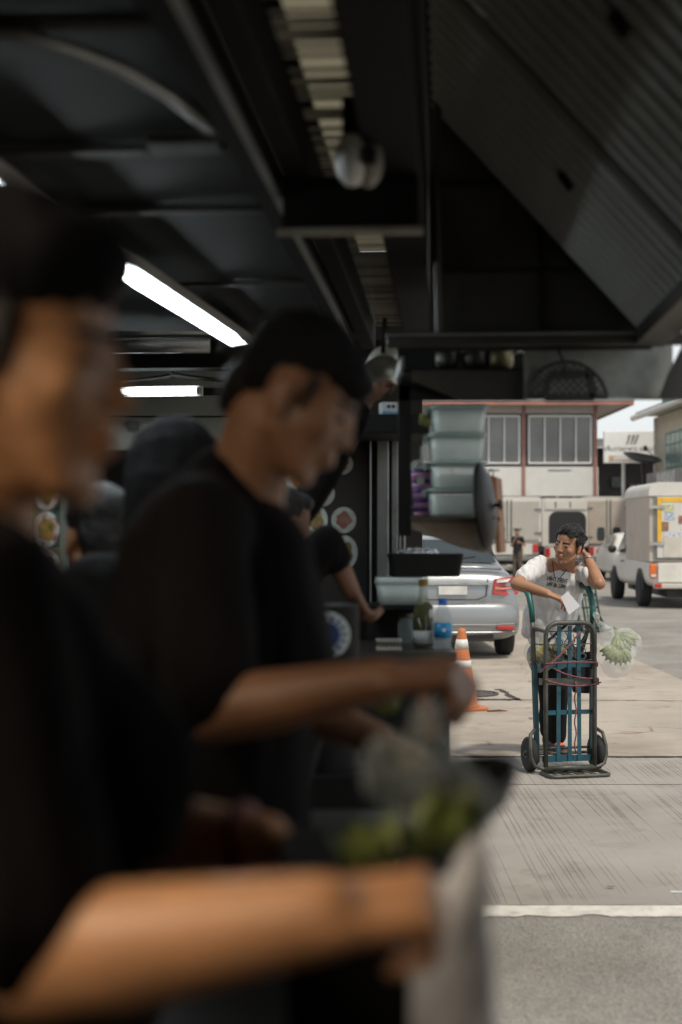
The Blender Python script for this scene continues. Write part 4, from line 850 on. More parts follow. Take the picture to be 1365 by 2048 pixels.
# ------------------------------------------------------------------ a simple clothed figure
def figure(label, base, face, H, top, legs, skin, hair_m, headturn=0.0, bow=0.0, arms=None, group=None, sleeves=0.5, vox=0.010, hood=False, long_hair=False, long_arm=None):
    t = thing('person', label, 'person', base, 0, group, world=True)
    B = Vector(base); f = Vector((math.sin(face), math.cos(face), 0)); r = Vector((f.y, -f.x, 0)); s = H/1.70
    def L(x, y, z): return B + r*(x*s) + f*(y*s) + Vector((0, 0, z*s))
    nkp = L(0, 0.02+bow*0.22, 1.42 - bow*0.10); hcn = L(0, 0.06+bow*0.36, 1.57-bow*0.16)
    fh = Matrix.Rotation(headturn, 3, 'Z') @ (f + Vector((0, 0, -0.15-bow*0.7)))
    HMx = frame(fh, Vector((0, 0, 1)) + f*bow*0.4)
    g = G(); head_skin(g, hcn, HMx, s); g.cap(hcn + HMx @ Vector((0, -0.02, -0.05)), nkp, 0.05*s, 0.055*s)
    pelv = L(0, 0, 0.93); chest = L(0, 0.01+bow*0.14, 1.25-bow*0.05)
    shs = [nkp + r*(q*0.17*s) + Vector((0, 0, -0.05*s)) for q in (-1, 1)]
    g.cap(chest, pelv, 0.10*s, 0.11*s); g.cap(shs[0], shs[1], 0.05*s, 0.05*s); g.cap(nkp, chest, 0.06*s, 0.10*s)
    arms = arms or [(L(-0.24, 0.0, 1.10), L(-0.24, 0.10, 0.88)), (L(0.24, 0.0, 1.10), L(0.24, 0.10, 0.88))]
    for sh_, (e_, w_) in zip(shs, arms):
        limb(g, [sh_, e_, e_.lerp(w_, 0.35), w_], [0.047*s, 0.037*s, 0.037*s, 0.025*s])
        d_ = (w_ - e_).normalized(); nn = f if abs(d_.dot(f)) < 0.8 else Vector((0, 0, -1)); hand(g, w_, d_, nn, -r if sh_ is shs[1] else r, k=0.97*s)
    feet = [L(-0.11, 0.0, 0), L(0.11, 0.05, 0)]
    for q, ft in zip((-1, 1), feet): limb(g, [L(q*0.09, 0, 0.88), L(q*0.10, 0.03, 0.48), ft + Vector((0, 0, 0.08))], [0.08*s, 0.052*s, 0.038*s])
    blob('body', g, skin, t, voxel=min(vox, 0.008), smooth=2)
    head_bits(t, hcn, HMx, s)
    g = G()
    for (p, rr) in (((0, -0.026, 0.052), (0.079, 0.090, 0.078)), ((0, -0.055, 0.0), (0.07, 0.055, 0.09)), ((0, 0.03, 0.085), (0.06, 0.05, 0.035))): g.ell(hcn + HMx @ (Vector(p)*s), tuple(x*s for x in rr), HMx)
    if long_hair: g.cap(hcn + HMx @ Vector((0, -0.06, 0)), hcn + HMx @ Vector((0, -0.08, -0.16)), 0.075*s, 0.06*s)
    if hood: g.ell(hcn + HMx @ (Vector((0, -0.03, 0.02))*s), (0.105*s, 0.125*s, 0.125*s), HMx); g.cap(hcn + HMx @ (Vector((0, -0.05, -0.02))*s), nkp + Vector((0, 0, -0.04)), 0.11*s, 0.12*s)
    blob('hood' if hood else 'hair', g, hair_m, t, voxel=0.007, smooth=2, folds=0.003, fscale=40)
    g = G(); g.cap(shs[0], shs[1], 0.066*s, 0.066*s); g.cap(nkp + Vector((0, 0, -0.09*s)), chest, 0.10*s, 0.125*s); g.cap(chest, L(0, 0, 0.88), 0.125*s, 0.135*s)
    for q in (-1, 1): g.cap(chest + r*(q*0.07*s), L(q*0.07, 0, 0.90), 0.10*s, 0.10*s)
    for sh_, (e_, w_) in zip(shs, arms): g.cap(sh_, sh_.lerp(e_, min(1, sleeves)), 0.064*s, 0.060*s)
    if long_arm is not None: e_, w_ = arms[long_arm]; g.cap(shs[long_arm], e_, 0.062*s, 0.05*s); g.cap(e_, e_.lerp(w_, 0.92), 0.05*s, 0.036*s); e2, w2 = arms[1-long_arm]; g.cap(shs[1-long_arm], e2, 0.062*s, 0.054*s); g.cap(e2, e2.lerp(w2, 0.3), 0.054*s, 0.05*s)
    if sleeves > 1:
        for (e_, w_) in arms: g.cap(e_, e_.lerp(w_, 0.85), 0.058*s, 0.045*s)
    blob('shirt', g, top, t, voxel=vox, smooth=4, folds=0.008, fscale=10)
    g = G(); g.cap(L(0, 0, 0.95), L(0, 0, 0.87), 0.13*s, 0.13*s)
    for q, ft in zip((-1, 1), feet): limb(g, [L(q*0.09, 0, 0.88), L(q*0.10, 0.03, 0.48), ft + Vector((0, 0, 0.10))], [0.098*s, 0.07*s, 0.06*s])
    blob('trousers', g, legs, t, voxel=vox, smooth=4, folds=0.006, fscale=10)
    for ft in feet:
        g = G(); shoe(g, ft - f*0.06, ft + f*0.13); blob('shoe', g, M_SHOE, t, voxel=0.009, smooth=2)
    return t
M_SKIRT = mat('patterned_cloth', (0.10, 0.075, 0.055), rough=0.9, var=0.8, scale=30)
dB = 46.0
figure('distant woman in dark top and patterned trousers standing behind the grey truck', (wx(1036, dB), dB, 0.0), R(215), 1.60, mat('charcoal_cotton', (0.02, 0.02, 0.025), rough=0.9), M_SKIRT, M_SKIN1, M_HAIR,
       headturn=R(20), arms=[tuple(map(Vector, a)) for a in [((wx(1036, dB)+0.22, dB-0.02, 1.05), (wx(1036, dB)+0.05, dB-0.22, 1.15)), ((wx(1036, dB)-0.2, dB-0.05, 1.03), (wx(1036, dB)-0.12, dB-0.22, 1.25))]], long_hair=True, vox=0.014)

# ------------------------------------------------------------------ cooks: nearest cook, profile to the street side
t = thing('person', 'nearest cook with tan face in profile, black cap and black T-shirt, bare forearm reaching across', 'person', (-0.36, 1.30, 0.0), world=True)
hc = P(24, 728, 1.25); HM = frame((0.97, -0.10, -0.12), (0.12, 0.0, 0.99)); k = 1.08
nk = P(-70, 1010, 1.27)
shN, shF = P(-70, 1215, 1.12), P(-40, 1180, 1.50)
elN, wrN = P(70, 1920, 1.06), P(650, 1830, 1.00)
elF, wrF = P(240, 1655, 1.50), P(530, 1680, 1.44)
pel = Vector((-0.36, 1.32, 0.93)); che = P(-160, 1420, 1.32)
g = G(); head_skin(g, hc, HM, k); g.cap(hc + HM @ Vector((0, -0.025, -0.06)), nk + Vector((0, 0, -0.03)), 0.056, 0.064)
limb(g, [shN, elN, elN.lerp(wrN, 0.3), wrN], [0.055, 0.046, 0.047, 0.030]); limb(g, [shF, elF, elF.lerp(wrF, 0.3), wrF], [0.055, 0.042, 0.040, 0.028])
g.cap(nk, che, 0.06, 0.11); g.cap(che, pel, 0.11, 0.12); g.cap(shN, shF, 0.05, 0.05)
hand(g, wrN, (0.96, 0.25, 0.05), (0.0, 0.3, -0.95), (0.1, 0.9, 0.3), curl=(65, 80), k=0.95); hand(g, wrF, (0.95, 0.1, -0.3), (0, -0.2, -0.98), (0.1, -0.9, 0.2), curl=(45, 50))
for q in (-1, 1): limb(g, [pel + Vector((0, q*0.09, -0.04)), pel + Vector((0.03, q*0.10, -0.45)), Vector((-0.38, 1.32+q*0.11, 0.09))], [0.085, 0.055, 0.04])
blob('body', g, M_SKIN2, t, voxel=0.006, smooth=3); head_bits(t, hc, HM, k)
g = G()
for (p, r) in (((0, -0.020, 0.068), (0.082, 0.098, 0.083)), ((0, 0.028, 0.090), (0.072, 0.064, 0.042)), ((0, -0.06, 0.02), (0.074, 0.060, 0.072))): g.ell(hc + HM @ (Vector(p)*k), tuple(x*k for x in r), HM, 18, 12)
blob('cap', g, M_CAP, t, voxel=0.007, smooth=3, folds=0.003, fscale=25)
g = G()
for q in (-1, 1): obj('sideburn', G().cap(hc + HM @ (Vector((q*0.070, 0.014, 0.035))*k), hc + HM @ (Vector((q*0.070, 0.012, -0.008))*k), 0.011, 0.006), M_HAIR, t, smooth=True)
g.ell(hc + HM @ (Vector((0, -0.085, -0.03))*k), (0.06, 0.03, 0.05), HM)
blob('hair', g, M_HAIR, t, voxel=0.006, smooth=2)
g = G(); g.cap(shN, shF, 0.078, 0.075); g.cap(nk + Vector((0, 0, -0.10)), che, 0.10, 0.15); g.cap(che, pel + Vector((0, 0, -0.05)), 0.15, 0.16); g.cap(che + Vector((0.04, 0, 0.06)), pel + Vector((0.02, 0, 0.2)), 0.12, 0.14)
g.cap(shN, shN.lerp(elN, 0.86), 0.078, 0.075); g.cap(shF, shF.lerp(elF, 0.90), 0.074, 0.07); g.cap(P(10, 1300, 1.2), P(200, 1560, 1.25), 0.08, 0.09)
blob('t_shirt', g, M_BLK, t, voxel=0.009, smooth=5, folds=0.008, fscale=9)
g = G(); g.cap(pel, pel + Vector((0, 0, -0.06)), 0.15, 0.14)
for q in (-1, 1): limb(g, [pel + Vector((0, q*0.09, -0.04)), pel + Vector((0.03, q*0.10, -0.45)), Vector((-0.38, 1.32+q*0.11, 0.10))], [0.10, 0.075, 0.06])
blob('trousers', g, M_PANTS, t, voxel=0.012, smooth=3)
for q in (-1, 1):
    g = G(); shoe(g, (-0.42, 1.32+q*0.11, 0.012), (-0.22, 1.32+q*0.12, 0.012)); blob('shoe', g, M_SHOE, t, voxel=0.010, smooth=2)
wd = (wrF-elF).normalized(); Q = wd.to_track_quat('Z', 'Y').to_matrix().to_4x4()
obj('red_wristband', G().lathe([(0.036, -0.006), (0.038, 0.0), (0.036, 0.006)], Matrix.Translation(elF.lerp(wrF, 0.86)) @ Q, 20), mat('red_band', (0.20, 0.03, 0.02), rough=0.6), t, smooth=True)

# ------------------------------------------------------------------ second cook, bent over his work
t = thing('person', 'second cook in black headwrap and black T-shirt looking down while stirring', 'person', (-0.16, 2.2, 0.0), world=True)
hc = P(600, 800, 2.10); HM = frame((0.82, -0.14, -0.54), (0.54, 0.0, 0.84)); k = 0.99
nk = P(490, 955, 2.14)
shN, shF = P(385, 1062, 2.00), P(470, 1050, 2.34)
elN, wrN = P(425, 1425, 1.90), P(775, 1360, 1.84)
elF, wrF = P(560, 1400, 2.42), P(760, 1480, 2.36)
pel = Vector((-0.20, 2.2, 0.93)); che = P(445, 1220, 2.18)
g = G(); head_skin(g, hc, HM, k); g.cap(hc + HM @ Vector((0, -0.03, -0.05)), nk + Vector((0, 0, -0.02)), 0.056, 0.062)
limb(g, [shN, elN, elN.lerp(wrN, 0.3), wrN], [0.055, 0.043, 0.044, 0.029]); limb(g, [shF, elF, wrF], [0.055, 0.042, 0.028])
g.cap(nk, che, 0.06, 0.11); g.cap(che, pel, 0.11, 0.12); g.cap(shN, shF, 0.05, 0.05)
hand(g, wrN, (0.92, 0.0, 0.10), (0.1, 0.2, -0.97), (0.1, 0.9, 0.2), curl=(55, 60), k=1.05); hand(g, wrF, (0.9, -0.1, -0.35), (0, 0.1, -0.98), (0.1, -0.9, 0.2), curl=(45, 50))
for q in (-1, 1): limb(g, [pel + Vector((0, q*0.09, -0.04)), pel + Vector((0.03, q*0.10, -0.45)), Vector((-0.22, 2.2+q*0.11, 0.09))], [0.085, 0.055, 0.04])
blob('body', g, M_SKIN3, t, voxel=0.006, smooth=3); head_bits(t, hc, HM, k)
g = G()
for (p, r) in (((0, -0.020, 0.056), (0.078, 0.095, 0.075)), ((0, 0.028, 0.062), (0.070, 0.064, 0.040)), ((0, -0.060, 0.02), (0.072, 0.056, 0.062))): g.ell(hc + HM @ (Vector(p)*k), tuple(x*k for x in r), HM, 18, 12)
hw_ = blob('headwrap', g, M_CAP, t, voxel=0.007, smooth=3, folds=0.005, fscale=30, fvec=(0.4, 0.4, 2.0))
g.__init__(); 
for q in (-1, 1): obj('sideburn', G().cap(hc + HM @ (Vector((q*0.068, 0.018, 0.03))*k), hc + HM @ (Vector((q*0.066, 0.020, -0.012))*k), 0.009, 0.004), M_HAIR, t, smooth=True)
g.ell(hc + HM @ (Vector((0, -0.088, -0.02))*k), (0.06, 0.028, 0.06), HM); g.cap(hc + HM @ (Vector((0, -0.1, 0.02))*k), hc + HM @ (Vector((0, -0.14, -0.0))*k), 0.025, 0.012)
blob('hair', g, M_HAIR, t, voxel=0.006, smooth=2)
g = G(); g.cap(shN, shF, 0.080, 0.078); g.cap(nk + Vector((-0.015, 0, -0.02)), che, 0.075, 0.145); g.cap(P(440, 975, 2.12), P(400, 1060, 2.12), 0.06, 0.10); g.cap(che, pel + Vector((0, 0, -0.06)), 0.145, 0.155); g.cap(P(500, 1130, 2.15), P(520, 1330, 2.15), 0.10, 0.12); g.cap(P(330, 1110, 2.1), P(330, 1280, 2.1), 0.075, 0.09)
g.cap(shN, shN.lerp(elN, 0.88), 0.078, 0.072); g.cap(shF, shF.lerp(elF, 0.85), 0.074, 0.068)
blob('t_shirt', g, M_BLK, t, voxel=0.009, smooth=5, folds=0.008, fscale=9, seed=9)
g = G(); g.cap(pel, pel + Vector((0, 0, -0.06)), 0.15, 0.14)
for q in (-1, 1): limb(g, [pel + Vector((0, q*0.09, -0.04)), pel + Vector((0.03, q*0.10, -0.45)), Vector((-0.22, 2.2+q*0.11, 0.10))], [0.10, 0.075, 0.06])
blob('trousers', g, M_PANTS, t, voxel=0.012, smooth=3)
for q in (-1, 1):
    g = G(); shoe(g, (-0.26, 2.2+q*0.11, 0.012), (-0.06, 2.2+q*0.12, 0.012)); blob('shoe', g, M_SHOE, t, voxel=0.010, smooth=2)

# ------------------------------------------------------------------ cooks at the back
M_HOODIE = mat('black_hoodie', (0.010, 0.010, 0.011), spec=0.15, rough=0.9, var=0.2)
b3 = P(372, 1060, 2.95); b3.z = 0.012
figure('cook in black hooded top bent over with back turned, behind the second cook', b3, R(-20), 1.79, M_HOODIE, M_PANTS, M_SKIN1, M_HOODIE, bow=0.16, hood=True, sleeves=1.5)
b4 = P(225, 1060, 3.2); b4.z = 0.012
figure('cook in black top half hidden by the nearest cook face', b4, R(-30), 1.66, M_BLK, M_PANTS, M_SKIN1, M_HAIR, bow=0.1, sleeves=1.5)
b5 = P(500, 1060, 4.3); b5.z = 0.012
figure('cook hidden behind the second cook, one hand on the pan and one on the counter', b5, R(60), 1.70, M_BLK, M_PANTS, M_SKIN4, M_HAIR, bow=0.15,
       arms=[(P(650, 955, 4.6), P(728, 812, 4.7)), (P(655, 1085, 4.15), P(706, 1185, 4.2))], long_arm=0)
# ================================================================== THE KITCHEN STALL
YAW = 0.0743
_c, _s = math.cos(YAW), math.sin(YAW)
def K(u, v, z): return Vector((u*_c + v*_s, -u*_s + v*_c, z))
def kbox(g, u0, u1, v0, v1, z0, z1):
    return g.hexa([K(u0,v0,z0), K(u1,v0,z0), K(u1,v1,z0), K(u0,v1,z0), K(u0,v0,z1), K(u1,v0,z1), K(u1,v1,z1), K(u0,v1,z1)])
M_STAIN = mat('stainless', (0.34, 0.35, 0.34), rough=0.38, metal=0.9, var=0.12, scale=3, dirt=0.5, dirtcol=(0.10, 0.08, 0.06), dscale=5)
M_STAIND = mat('greasy_steel', (0.055, 0.052, 0.045), rough=0.45, metal=0.6, var=0.25, scale=2.5, dirt=0.7, dirtcol=(0.04, 0.03, 0.02), dscale=4)
M_SOOT = mat('sooty_metal', (0.008, 0.0075, 0.007), rough=0.7, spec=0.2, metal=0.0, var=0.35, scale=3)
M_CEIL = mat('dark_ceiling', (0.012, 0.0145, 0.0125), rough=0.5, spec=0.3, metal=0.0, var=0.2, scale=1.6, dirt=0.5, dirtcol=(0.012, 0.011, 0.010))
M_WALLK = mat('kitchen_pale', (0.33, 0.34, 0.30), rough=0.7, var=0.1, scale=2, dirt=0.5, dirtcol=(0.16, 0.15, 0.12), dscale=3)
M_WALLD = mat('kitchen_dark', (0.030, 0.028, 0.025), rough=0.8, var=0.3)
M_FLOORK = mat('kitchen_floor', (0.05, 0.046, 0.04), rough=0.6, var=0.3, scale=3)
g = G(); g.add([K(-3, -3.2, 0.012), K(0.05, -3.2, 0.012), K(0.05, 7.6, 0.012), K(-3, 7.6, 0.012)], [(0, 1, 2, 3)]); struct('kitchen_floor', g, M_FLOORK)
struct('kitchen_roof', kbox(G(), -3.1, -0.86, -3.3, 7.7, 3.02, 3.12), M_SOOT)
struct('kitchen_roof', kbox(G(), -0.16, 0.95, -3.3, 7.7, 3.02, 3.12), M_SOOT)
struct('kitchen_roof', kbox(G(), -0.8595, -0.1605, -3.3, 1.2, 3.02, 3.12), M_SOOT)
struct('kitchen_wall', kbox(G(), -3.0, 0.9, -3.2, -3.1, 0.013, 3.018), M_WALLD)  # unseen wall behind the camera, added to darken the kitchen
struct('kitchen_wall', kbox(G(), 0.80, 0.90, -3.098, 1.4, 0.013, 3.018), M_WALLD)  # unseen side wall, added to keep daylight off the cooks' faces
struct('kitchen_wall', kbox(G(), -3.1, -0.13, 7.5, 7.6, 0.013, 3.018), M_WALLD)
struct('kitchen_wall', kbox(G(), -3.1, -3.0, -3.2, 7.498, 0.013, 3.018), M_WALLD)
# pale panels on the back wall
t = thing('wall_panelling', 'pale grey panelled back wall above the cooks, lit by a bare tube', 'panelling', K(-1, 7.49, 1.5), world=True)
for (pa, pb, ya, yb) in ((120, 470, 741, 774), (120, 500, 790, 831), (120, 700, 834, 900), (500, 700, 741, 831)):
    a, b_ = P(pa, yb, 7.3), P(pb, ya, 7.3)
    obj('panel', G().box(a.x, b_.x, 7.32, 7.36, a.z, b_.z), M_WALLK, t, bevel=0.006)
obj('notice', G().box(P(255, 0, 7.3).x, P(277, 0, 7.3).x, 7.305, 7.317, P(0, 858, 7.3).z, P(0, 843, 7.3).z), mat('notice_grey', (0.12, 0.12, 0.10), rough=0.7), t)
single('roof_beam', kbox(G(), -2.9, 0.3, 6.5, 6.62, 2.30, 2.42), M_SOOT, 'black steel beam crossing under the roof above the back wall', 'beam')
t = thing('conduit', 'black cable sagging along the back wall below the beam', 'cable', P(300, 757, 7.1), world=True)
obj('cable', G().tube([P(200 + 30*i, 757 + 4*math.sin(i*0.9) - (4 if i == 5 else 0), 7.2) for i in range(12)], 0.012, 6), M_STRAP, t)
obj('hanger', G().tube([P(343, 757, 7.2), P(343, 700, 7.2)], 0.012, 6), M_STRAP, t)
for (ya, r_, lab) in ((664, 0.035, 'thin silver duct pipe under the dark ceiling'), (688, 0.04, 'silver duct pipe just above the black beam')):
    a = P(90, ya, 6.2); b_ = P(420, ya, 6.2)
    single('duct_pipe', G().tube([a, b_], r_, 14), M_STAIN, lab, 'pipe', 'silver duct pipes', smooth=True)

# ------------------------------------------------------------------ left canopy with seams and bright edge
t = thing('canopy', 'dark sheet metal canopy over the cooks with pale edge trim and seams', 'canopy', K(-1.5, 3, 2.3), world=True)
VS = [-0.4, 1.35, 2.06, 2.77, 3.30, 4.3, 5.45]
for i in range(len(VS)-1):
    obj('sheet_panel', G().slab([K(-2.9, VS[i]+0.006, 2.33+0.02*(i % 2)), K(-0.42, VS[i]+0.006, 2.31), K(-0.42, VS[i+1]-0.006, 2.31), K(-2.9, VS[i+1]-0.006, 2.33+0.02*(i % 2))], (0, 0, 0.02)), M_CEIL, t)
    obj('seam_strip', kbox(G(), -2.85, -0.43, VS[i+1]-0.02, VS[i+1]+0.02, 2.293, 2.305), M_STAIND, t)
obj('edge_trim', kbox(G(), -0.415, -0.36, -0.4, 5.5, 2.272, 2.325), M_SOOT, t)
obj('edge_lip', kbox(G(), -0.372, -0.357, -0.4, 5.5, 2.262, 2.271), mat('lip_alu', (0.45, 0.46, 0.44), rough=0.4, metal=0.6), t)
arcp = [P(-60, 92, 2.09), P(40, 100, 2.10), P(150, 122, 2.17), P(250, 150, 2.26), P(340, 196, 2.40), P(425, 255, 2.60)]
obj('curved_flange', G().tube([Vector((p.x, p.y, 2.283)) for p in arcp], 0.012, 8), M_STAIN, t, smooth=True)
obj('bracket_plate', kbox(G(), -0.56, -0.43, 2.62, 2.70, 2.27, 2.29), M_STAIN, t)
# ------------------------------------------------------------------ beams and slatted vent
single('ceiling_beam', kbox(G(), -0.350, -0.295, -0.4, 5.9, 2.30, 2.50), M_SOOT, 'black ceiling beam between the canopy trim and the slatted vent', 'beam', bevel=0.004)
single('ceiling_beam', kbox(G(), -0.165, -0.055, -0.4, 5.9, 2.30, 2.55), M_SOOT, 'black ceiling beam between the slatted vent and the smoke hood', 'beam', bevel=0.004)
t = thing('ceiling_vent', 'slatted ceiling vent of pale thin slats running between two black beams', 'vent', K(-0.23, 3.5, 2.4), world=True)
M_SLAT = mat('slat_pale', (0.40, 0.38, 0.31), rough=0.55, var=0.25, scale=4, dirt=0.7, dirtcol=(0.06, 0.055, 0.045), dscale=6)
m_ = mat('translucent_sheet', (0.5, 0.48, 0.42), rough=0.6, var=0.5, scale=5)
n_, l_ = m_.node_tree.nodes, m_.node_tree.links
tr_ = n_.new('ShaderNodeBsdfTranslucent'); tr_.inputs['Color'].default_value = (0.34, 0.325, 0.27, 1); l_.new(tr_.outputs[0], n_['Material Output'].inputs['Surface'])
tag(struct('added_roof_light', kbox(G(), -0.858, -0.162, 1.202, 7.69, 3.06, 3.066), m_))  # translucent sheet added to brighten the gaps between the vent slats
sl = None; v = 1.7; i = 0
Ry = Matrix.Rotation(-YAW, 4, 'Z')
while v < 5.9:
    w = (0.016, 0.03, 0.02, 0.045)[(i*7) % 4] if v < 3.2 else 0.018
    key = 'slat%d' % int(w*1000)
    me = MATS.get(key)
    if me is None:
        me = G().hexa([Vector((x, y, z)) for z in (0, 0.002) for x, y in ((-0.06, -w/2), (0.06, -w/2), (0.06, w/2), (-0.06, w/2))]).mesh('slat'); me.materials.append(M_SLAT); MATS[key] = me
    o = link('slat', me, None, t); p = K(-0.23, v, 2.395)
    o.location = p - K(-0.23, 3.5, 2.4); o.rotation_euler = (R(random.uniform(-6, 10)), 0, -YAW)
    v += w + (0.020 if v > 3.2 else random.choice((0.012, 0.025, 0.05))); i += 1
t = thing('cross_beam', 'dark cross beam with pale lower lip under the slatted vent', 'beam', K(-0.2, 3.05, 2.25), world=True)
obj('web', kbox(G(), -0.348, -0.06, 3.0, 3.06, 2.19, 2.298), M_SOOT, t)
obj('lip', kbox(G(), -0.36, -0.05, 2.99, 3.02, 2.176, 2.188), M_SLAT, t)
t = thing('ceiling_device', 'white rounded ceiling device with a dark square opening', 'device', P(718, 320, 2.75), world=True)  # white ceiling unit of unknown kind
c = P(705, 320, 2.78)
obj('housing', G().ell(c, (0.036, 0.05, 0.052)), mat('device_white', (0.85, 0.86, 0.84), rough=0.4, var=0.03), t, smooth=True)
obj('front_shell', G().ell(c + Vector((0.032, 0.01, -0.002)), (0.03, 0.045, 0.05)), mat('device_grey', (0.36, 0.35, 0.31), rough=0.5), t, smooth=True)
obj('opening', G().box(c.x+0.018, c.x+0.046, c.y-0.052, c.y-0.03, c.z-0.02, c.z+0.012), M_BLACKP, t, bevel=0.004)
obj('mount', G().box(c.x-0.02, c.x+0.02, c.y-0.02, c.y+0.02, c.z+0.04, 2.39), M_SOOT, t)

# ------------------------------------------------------------------ lamps
def lamp(label, a, b_, n, sep, strength, house, col=(0.86, 0.95, 1.0), lip=0.004):
    a, b_ = Vector(a), Vector(b_); d = (b_-a).normalized(); sd_ = d.cross(Vector((0, 0, 1))).normalized(); mid = (a+b_)/2
    t = thing('tube_lamp', label, 'lamp', mid, world=True)
    m_ = mat('tube_glow%d' % int(strength), col, rough=0.4, var=0, emit=strength)
    for i in range(n):
        off = sd_*((i-(n-1)/2)*sep)
        tb = obj('tube', G().tube([a + off + d*0.03, b_ + off - d*0.03], 0.0125, 12), m_, t, smooth=True)
        obj('end_cap', G().tube([a + off, a + off + d*0.03], 0.016, 10), M_FRAME, tb); obj('end_cap', G().tube([b_ + off - d*0.03, b_ + off], 0.016, 10), M_FRAME, tb)
    w = sep*n/2 + 0.012
    if house:
        obj('reflector', G().prism([a - sd_*w + Vector((0, 0, lip)), a - sd_*(w*0.6) + Vector((0, 0, 0.05)), a + sd_*(w*0.6) + Vector((0, 0, 0.05)), a + sd_*w + Vector((0, 0, lip)), a + sd_*(w*0.55) + Vector((0, 0, 0.042)), a - sd_*(w*0.55) + Vector((0, 0, 0.042))], b_-a), M_FRAME, t)
    else: obj('batten', G().bar(a + Vector((0, 0.03, 0.0)), b_ + Vector((0, 0.03, 0.0)), 0.035, 0.05), M_FRAME, t)
TUBE_E = 20.0
la, lb = P(-75, 318, 2.62), P(488, 692, 5.35)
la.z = 2.215; lb.z = 2.238
lamp('long double fluorescent tube lamp glowing under the dark canopy', la, lb, 2, 0.028, TUBE_E, True)
ld = la + (la-lb).normalized()*1.25; lc = ld + (la-lb).normalized()*2.3
lamp('unseen double tube lamp added to brighten the nearest cook', lc, ld, 2, 0.028, 58.0, True, (1.0, 0.84, 0.64), -0.020)  # lamp out of view, added to light the nearest face and arm
lamp('single bright tube lamp fixed along the pale back wall', P(40, 786, 7.15), P(405, 781, 7.15), 1, 0.05, TUBE_E, False)

# ------------------------------------------------------------------ smoke hood on the street side
t = thing('smoke_hood', 'big dark smoke hood with slanted ribbed steel filters above the street opening', 'hood', K(0.3, 3, 2.1), world=True)
UE, ZE, UT = 0.557, 2.11, -0.04
SL = 1.10
M_BAF = mat('filter_steel', (0.46, 0.48, 0.45), rough=0.42, metal=0.4, var=0.15, scale=3, dirt=0.6, dirtcol=(0.10, 0.08, 0.06), dscale=3)
def ribbed(v0, v1, per=0.062, amp=0.020):
    g = G(); nu, n = 2, int((v1-v0)/per*8); vs = []; fs = []
    nrm = Vector((-SL, 0, -1)).normalized()
    for j in range(n+1):
        v = v0 + (v1-v0)*j/n; h = amp*(1 if (v/per) % 1 < 0.42 else -1) * min(1, 3*abs(math.sin(math.pi*((v/per) % 1 + 0.08))))
        for u in (UE-0.02, UT+0.02):
            p = K(u, v, ZE + (UE-u)*SL); vs.append(p + Vector((nrm.x*_c, -nrm.x*_s, nrm.z))*(-h))
    for j in range(n): fs.append((j*2, j*2+1, j*2+3, j*2+2))
    g.add(vs, fs); return g
nrm = Vector((-SL, 0, -1)).normalized(); nrm = Vector((nrm.x*_c, -nrm.x*_s, nrm.z))
bm_ = None
for (va, vb) in ((3.02, 4.02), (1.98, 2.98), (0.94, 1.94), (-0.1, 0.9)):
    p = obj('filter_tray', G().slab([K(UE-0.01, va, ZE+0.01*SL), K(UT, va, ZE+(UE-UT)*SL), K(UT, vb, ZE+(UE-UT)*SL), K(UE-0.01, vb, ZE+0.01*SL)], nrm*(-0.006)), M_SOOT, t)
    base = K(0, va, 0)
    if bm_ is None:                                      # one folded steel blade, shared by all
        a0, a1 = K(UE-0.015, 0, ZE+0.015*SL), K(UT+0.02, 0, ZE+(UE-UT-0.02)*SL); yv = K(0, 1, 0)
        prof = [(-0.022, 0.004), (-0.020, 0.024), (-0.014, 0.030), (0.014, 0.030), (0.020, 0.024), (0.022, 0.004)]
        bm_ = G().prism([a0 + yv*q + nrm*h for q, h in prof], a1-a0).mesh('blade'); bm_.materials.append(M_BAF)
    nb = int((vb-va-0.03)/0.08)
    for i in range(nb):
        o = link('blade', bm_, None, p); o.location = K(0, va+0.045+0.08*i, 0)
    for q in (0.35,):
        v = va + (vb-va)*q; u = UE-0.24; c = K(u, v, ZE+(UE-u)*SL) + nrm*0.036
        obj('latch', G().bar(c, K(u-0.03, v, ZE+(UE-u+0.03)*SL) + nrm*0.03, 0.03, 0.014), M_SOOT, p)
obj('outer_sheet', G().slab([K(UE+0.02, -0.2, ZE+0.03), K(UT, -0.2, ZE+(UE-UT)*SL+0.05), K(UT, 4.1, ZE+(UE-UT)*SL+0.05), K(UE+0.02, 4.1, ZE+0.03)], (0.01, 0, 0.02)), M_SOOT, t)
obj('eave_gutter', kbox(G(), UE-0.035, UE+0.05, -0.2, 4.057, ZE-0.045, ZE+0.004), M_STAIND, t)
obj('crown', kbox(G(), -0.05, 0.02, -0.2, 4.1, 2.75, 2.80), M_SOOT, t)
e = obj('end_wall', G().prism([K(-0.05, 4.06, 2.06), K(UE+0.02, 4.06, 2.06), K(UE, 4.06, ZE), K(UT, 4.06, ZE+(UE-UT)*SL), K(-0.05, 4.06, ZE+(UE-UT)*SL)], K(0, 0.02, 0)), M_STAIND, t)
for z in (2.28, 2.53):
    obj('rivet_seam', kbox(G(), -0.04, 0.38 if z < 2.4 else 0.15, 4.045, 4.057, z, z+0.012), M_SOOT, e)
obj('upright', kbox(G(), 0.262, 0.275, 4.045, 4.057, 2.12, 2.42), M_SOOT, e)
obj('rim_rail', kbox(G(), -0.17, 0.75, 3.99, 4.04, 2.066, 2.108), M_STAIND, t, bevel=0.004)
obj('rim_edge', kbox(G(), -0.17, 0.75, 3.975, 3.988, 2.092, 2.098), M_STAIN, t)
obj('flue_pipe', G().tube([K(-0.02, 4.0, 2.1), K(-0.03, 3.9, 2.5), K(-0.02, 3.85, 3.0)], 0.012, 8), M_STAIND, t)
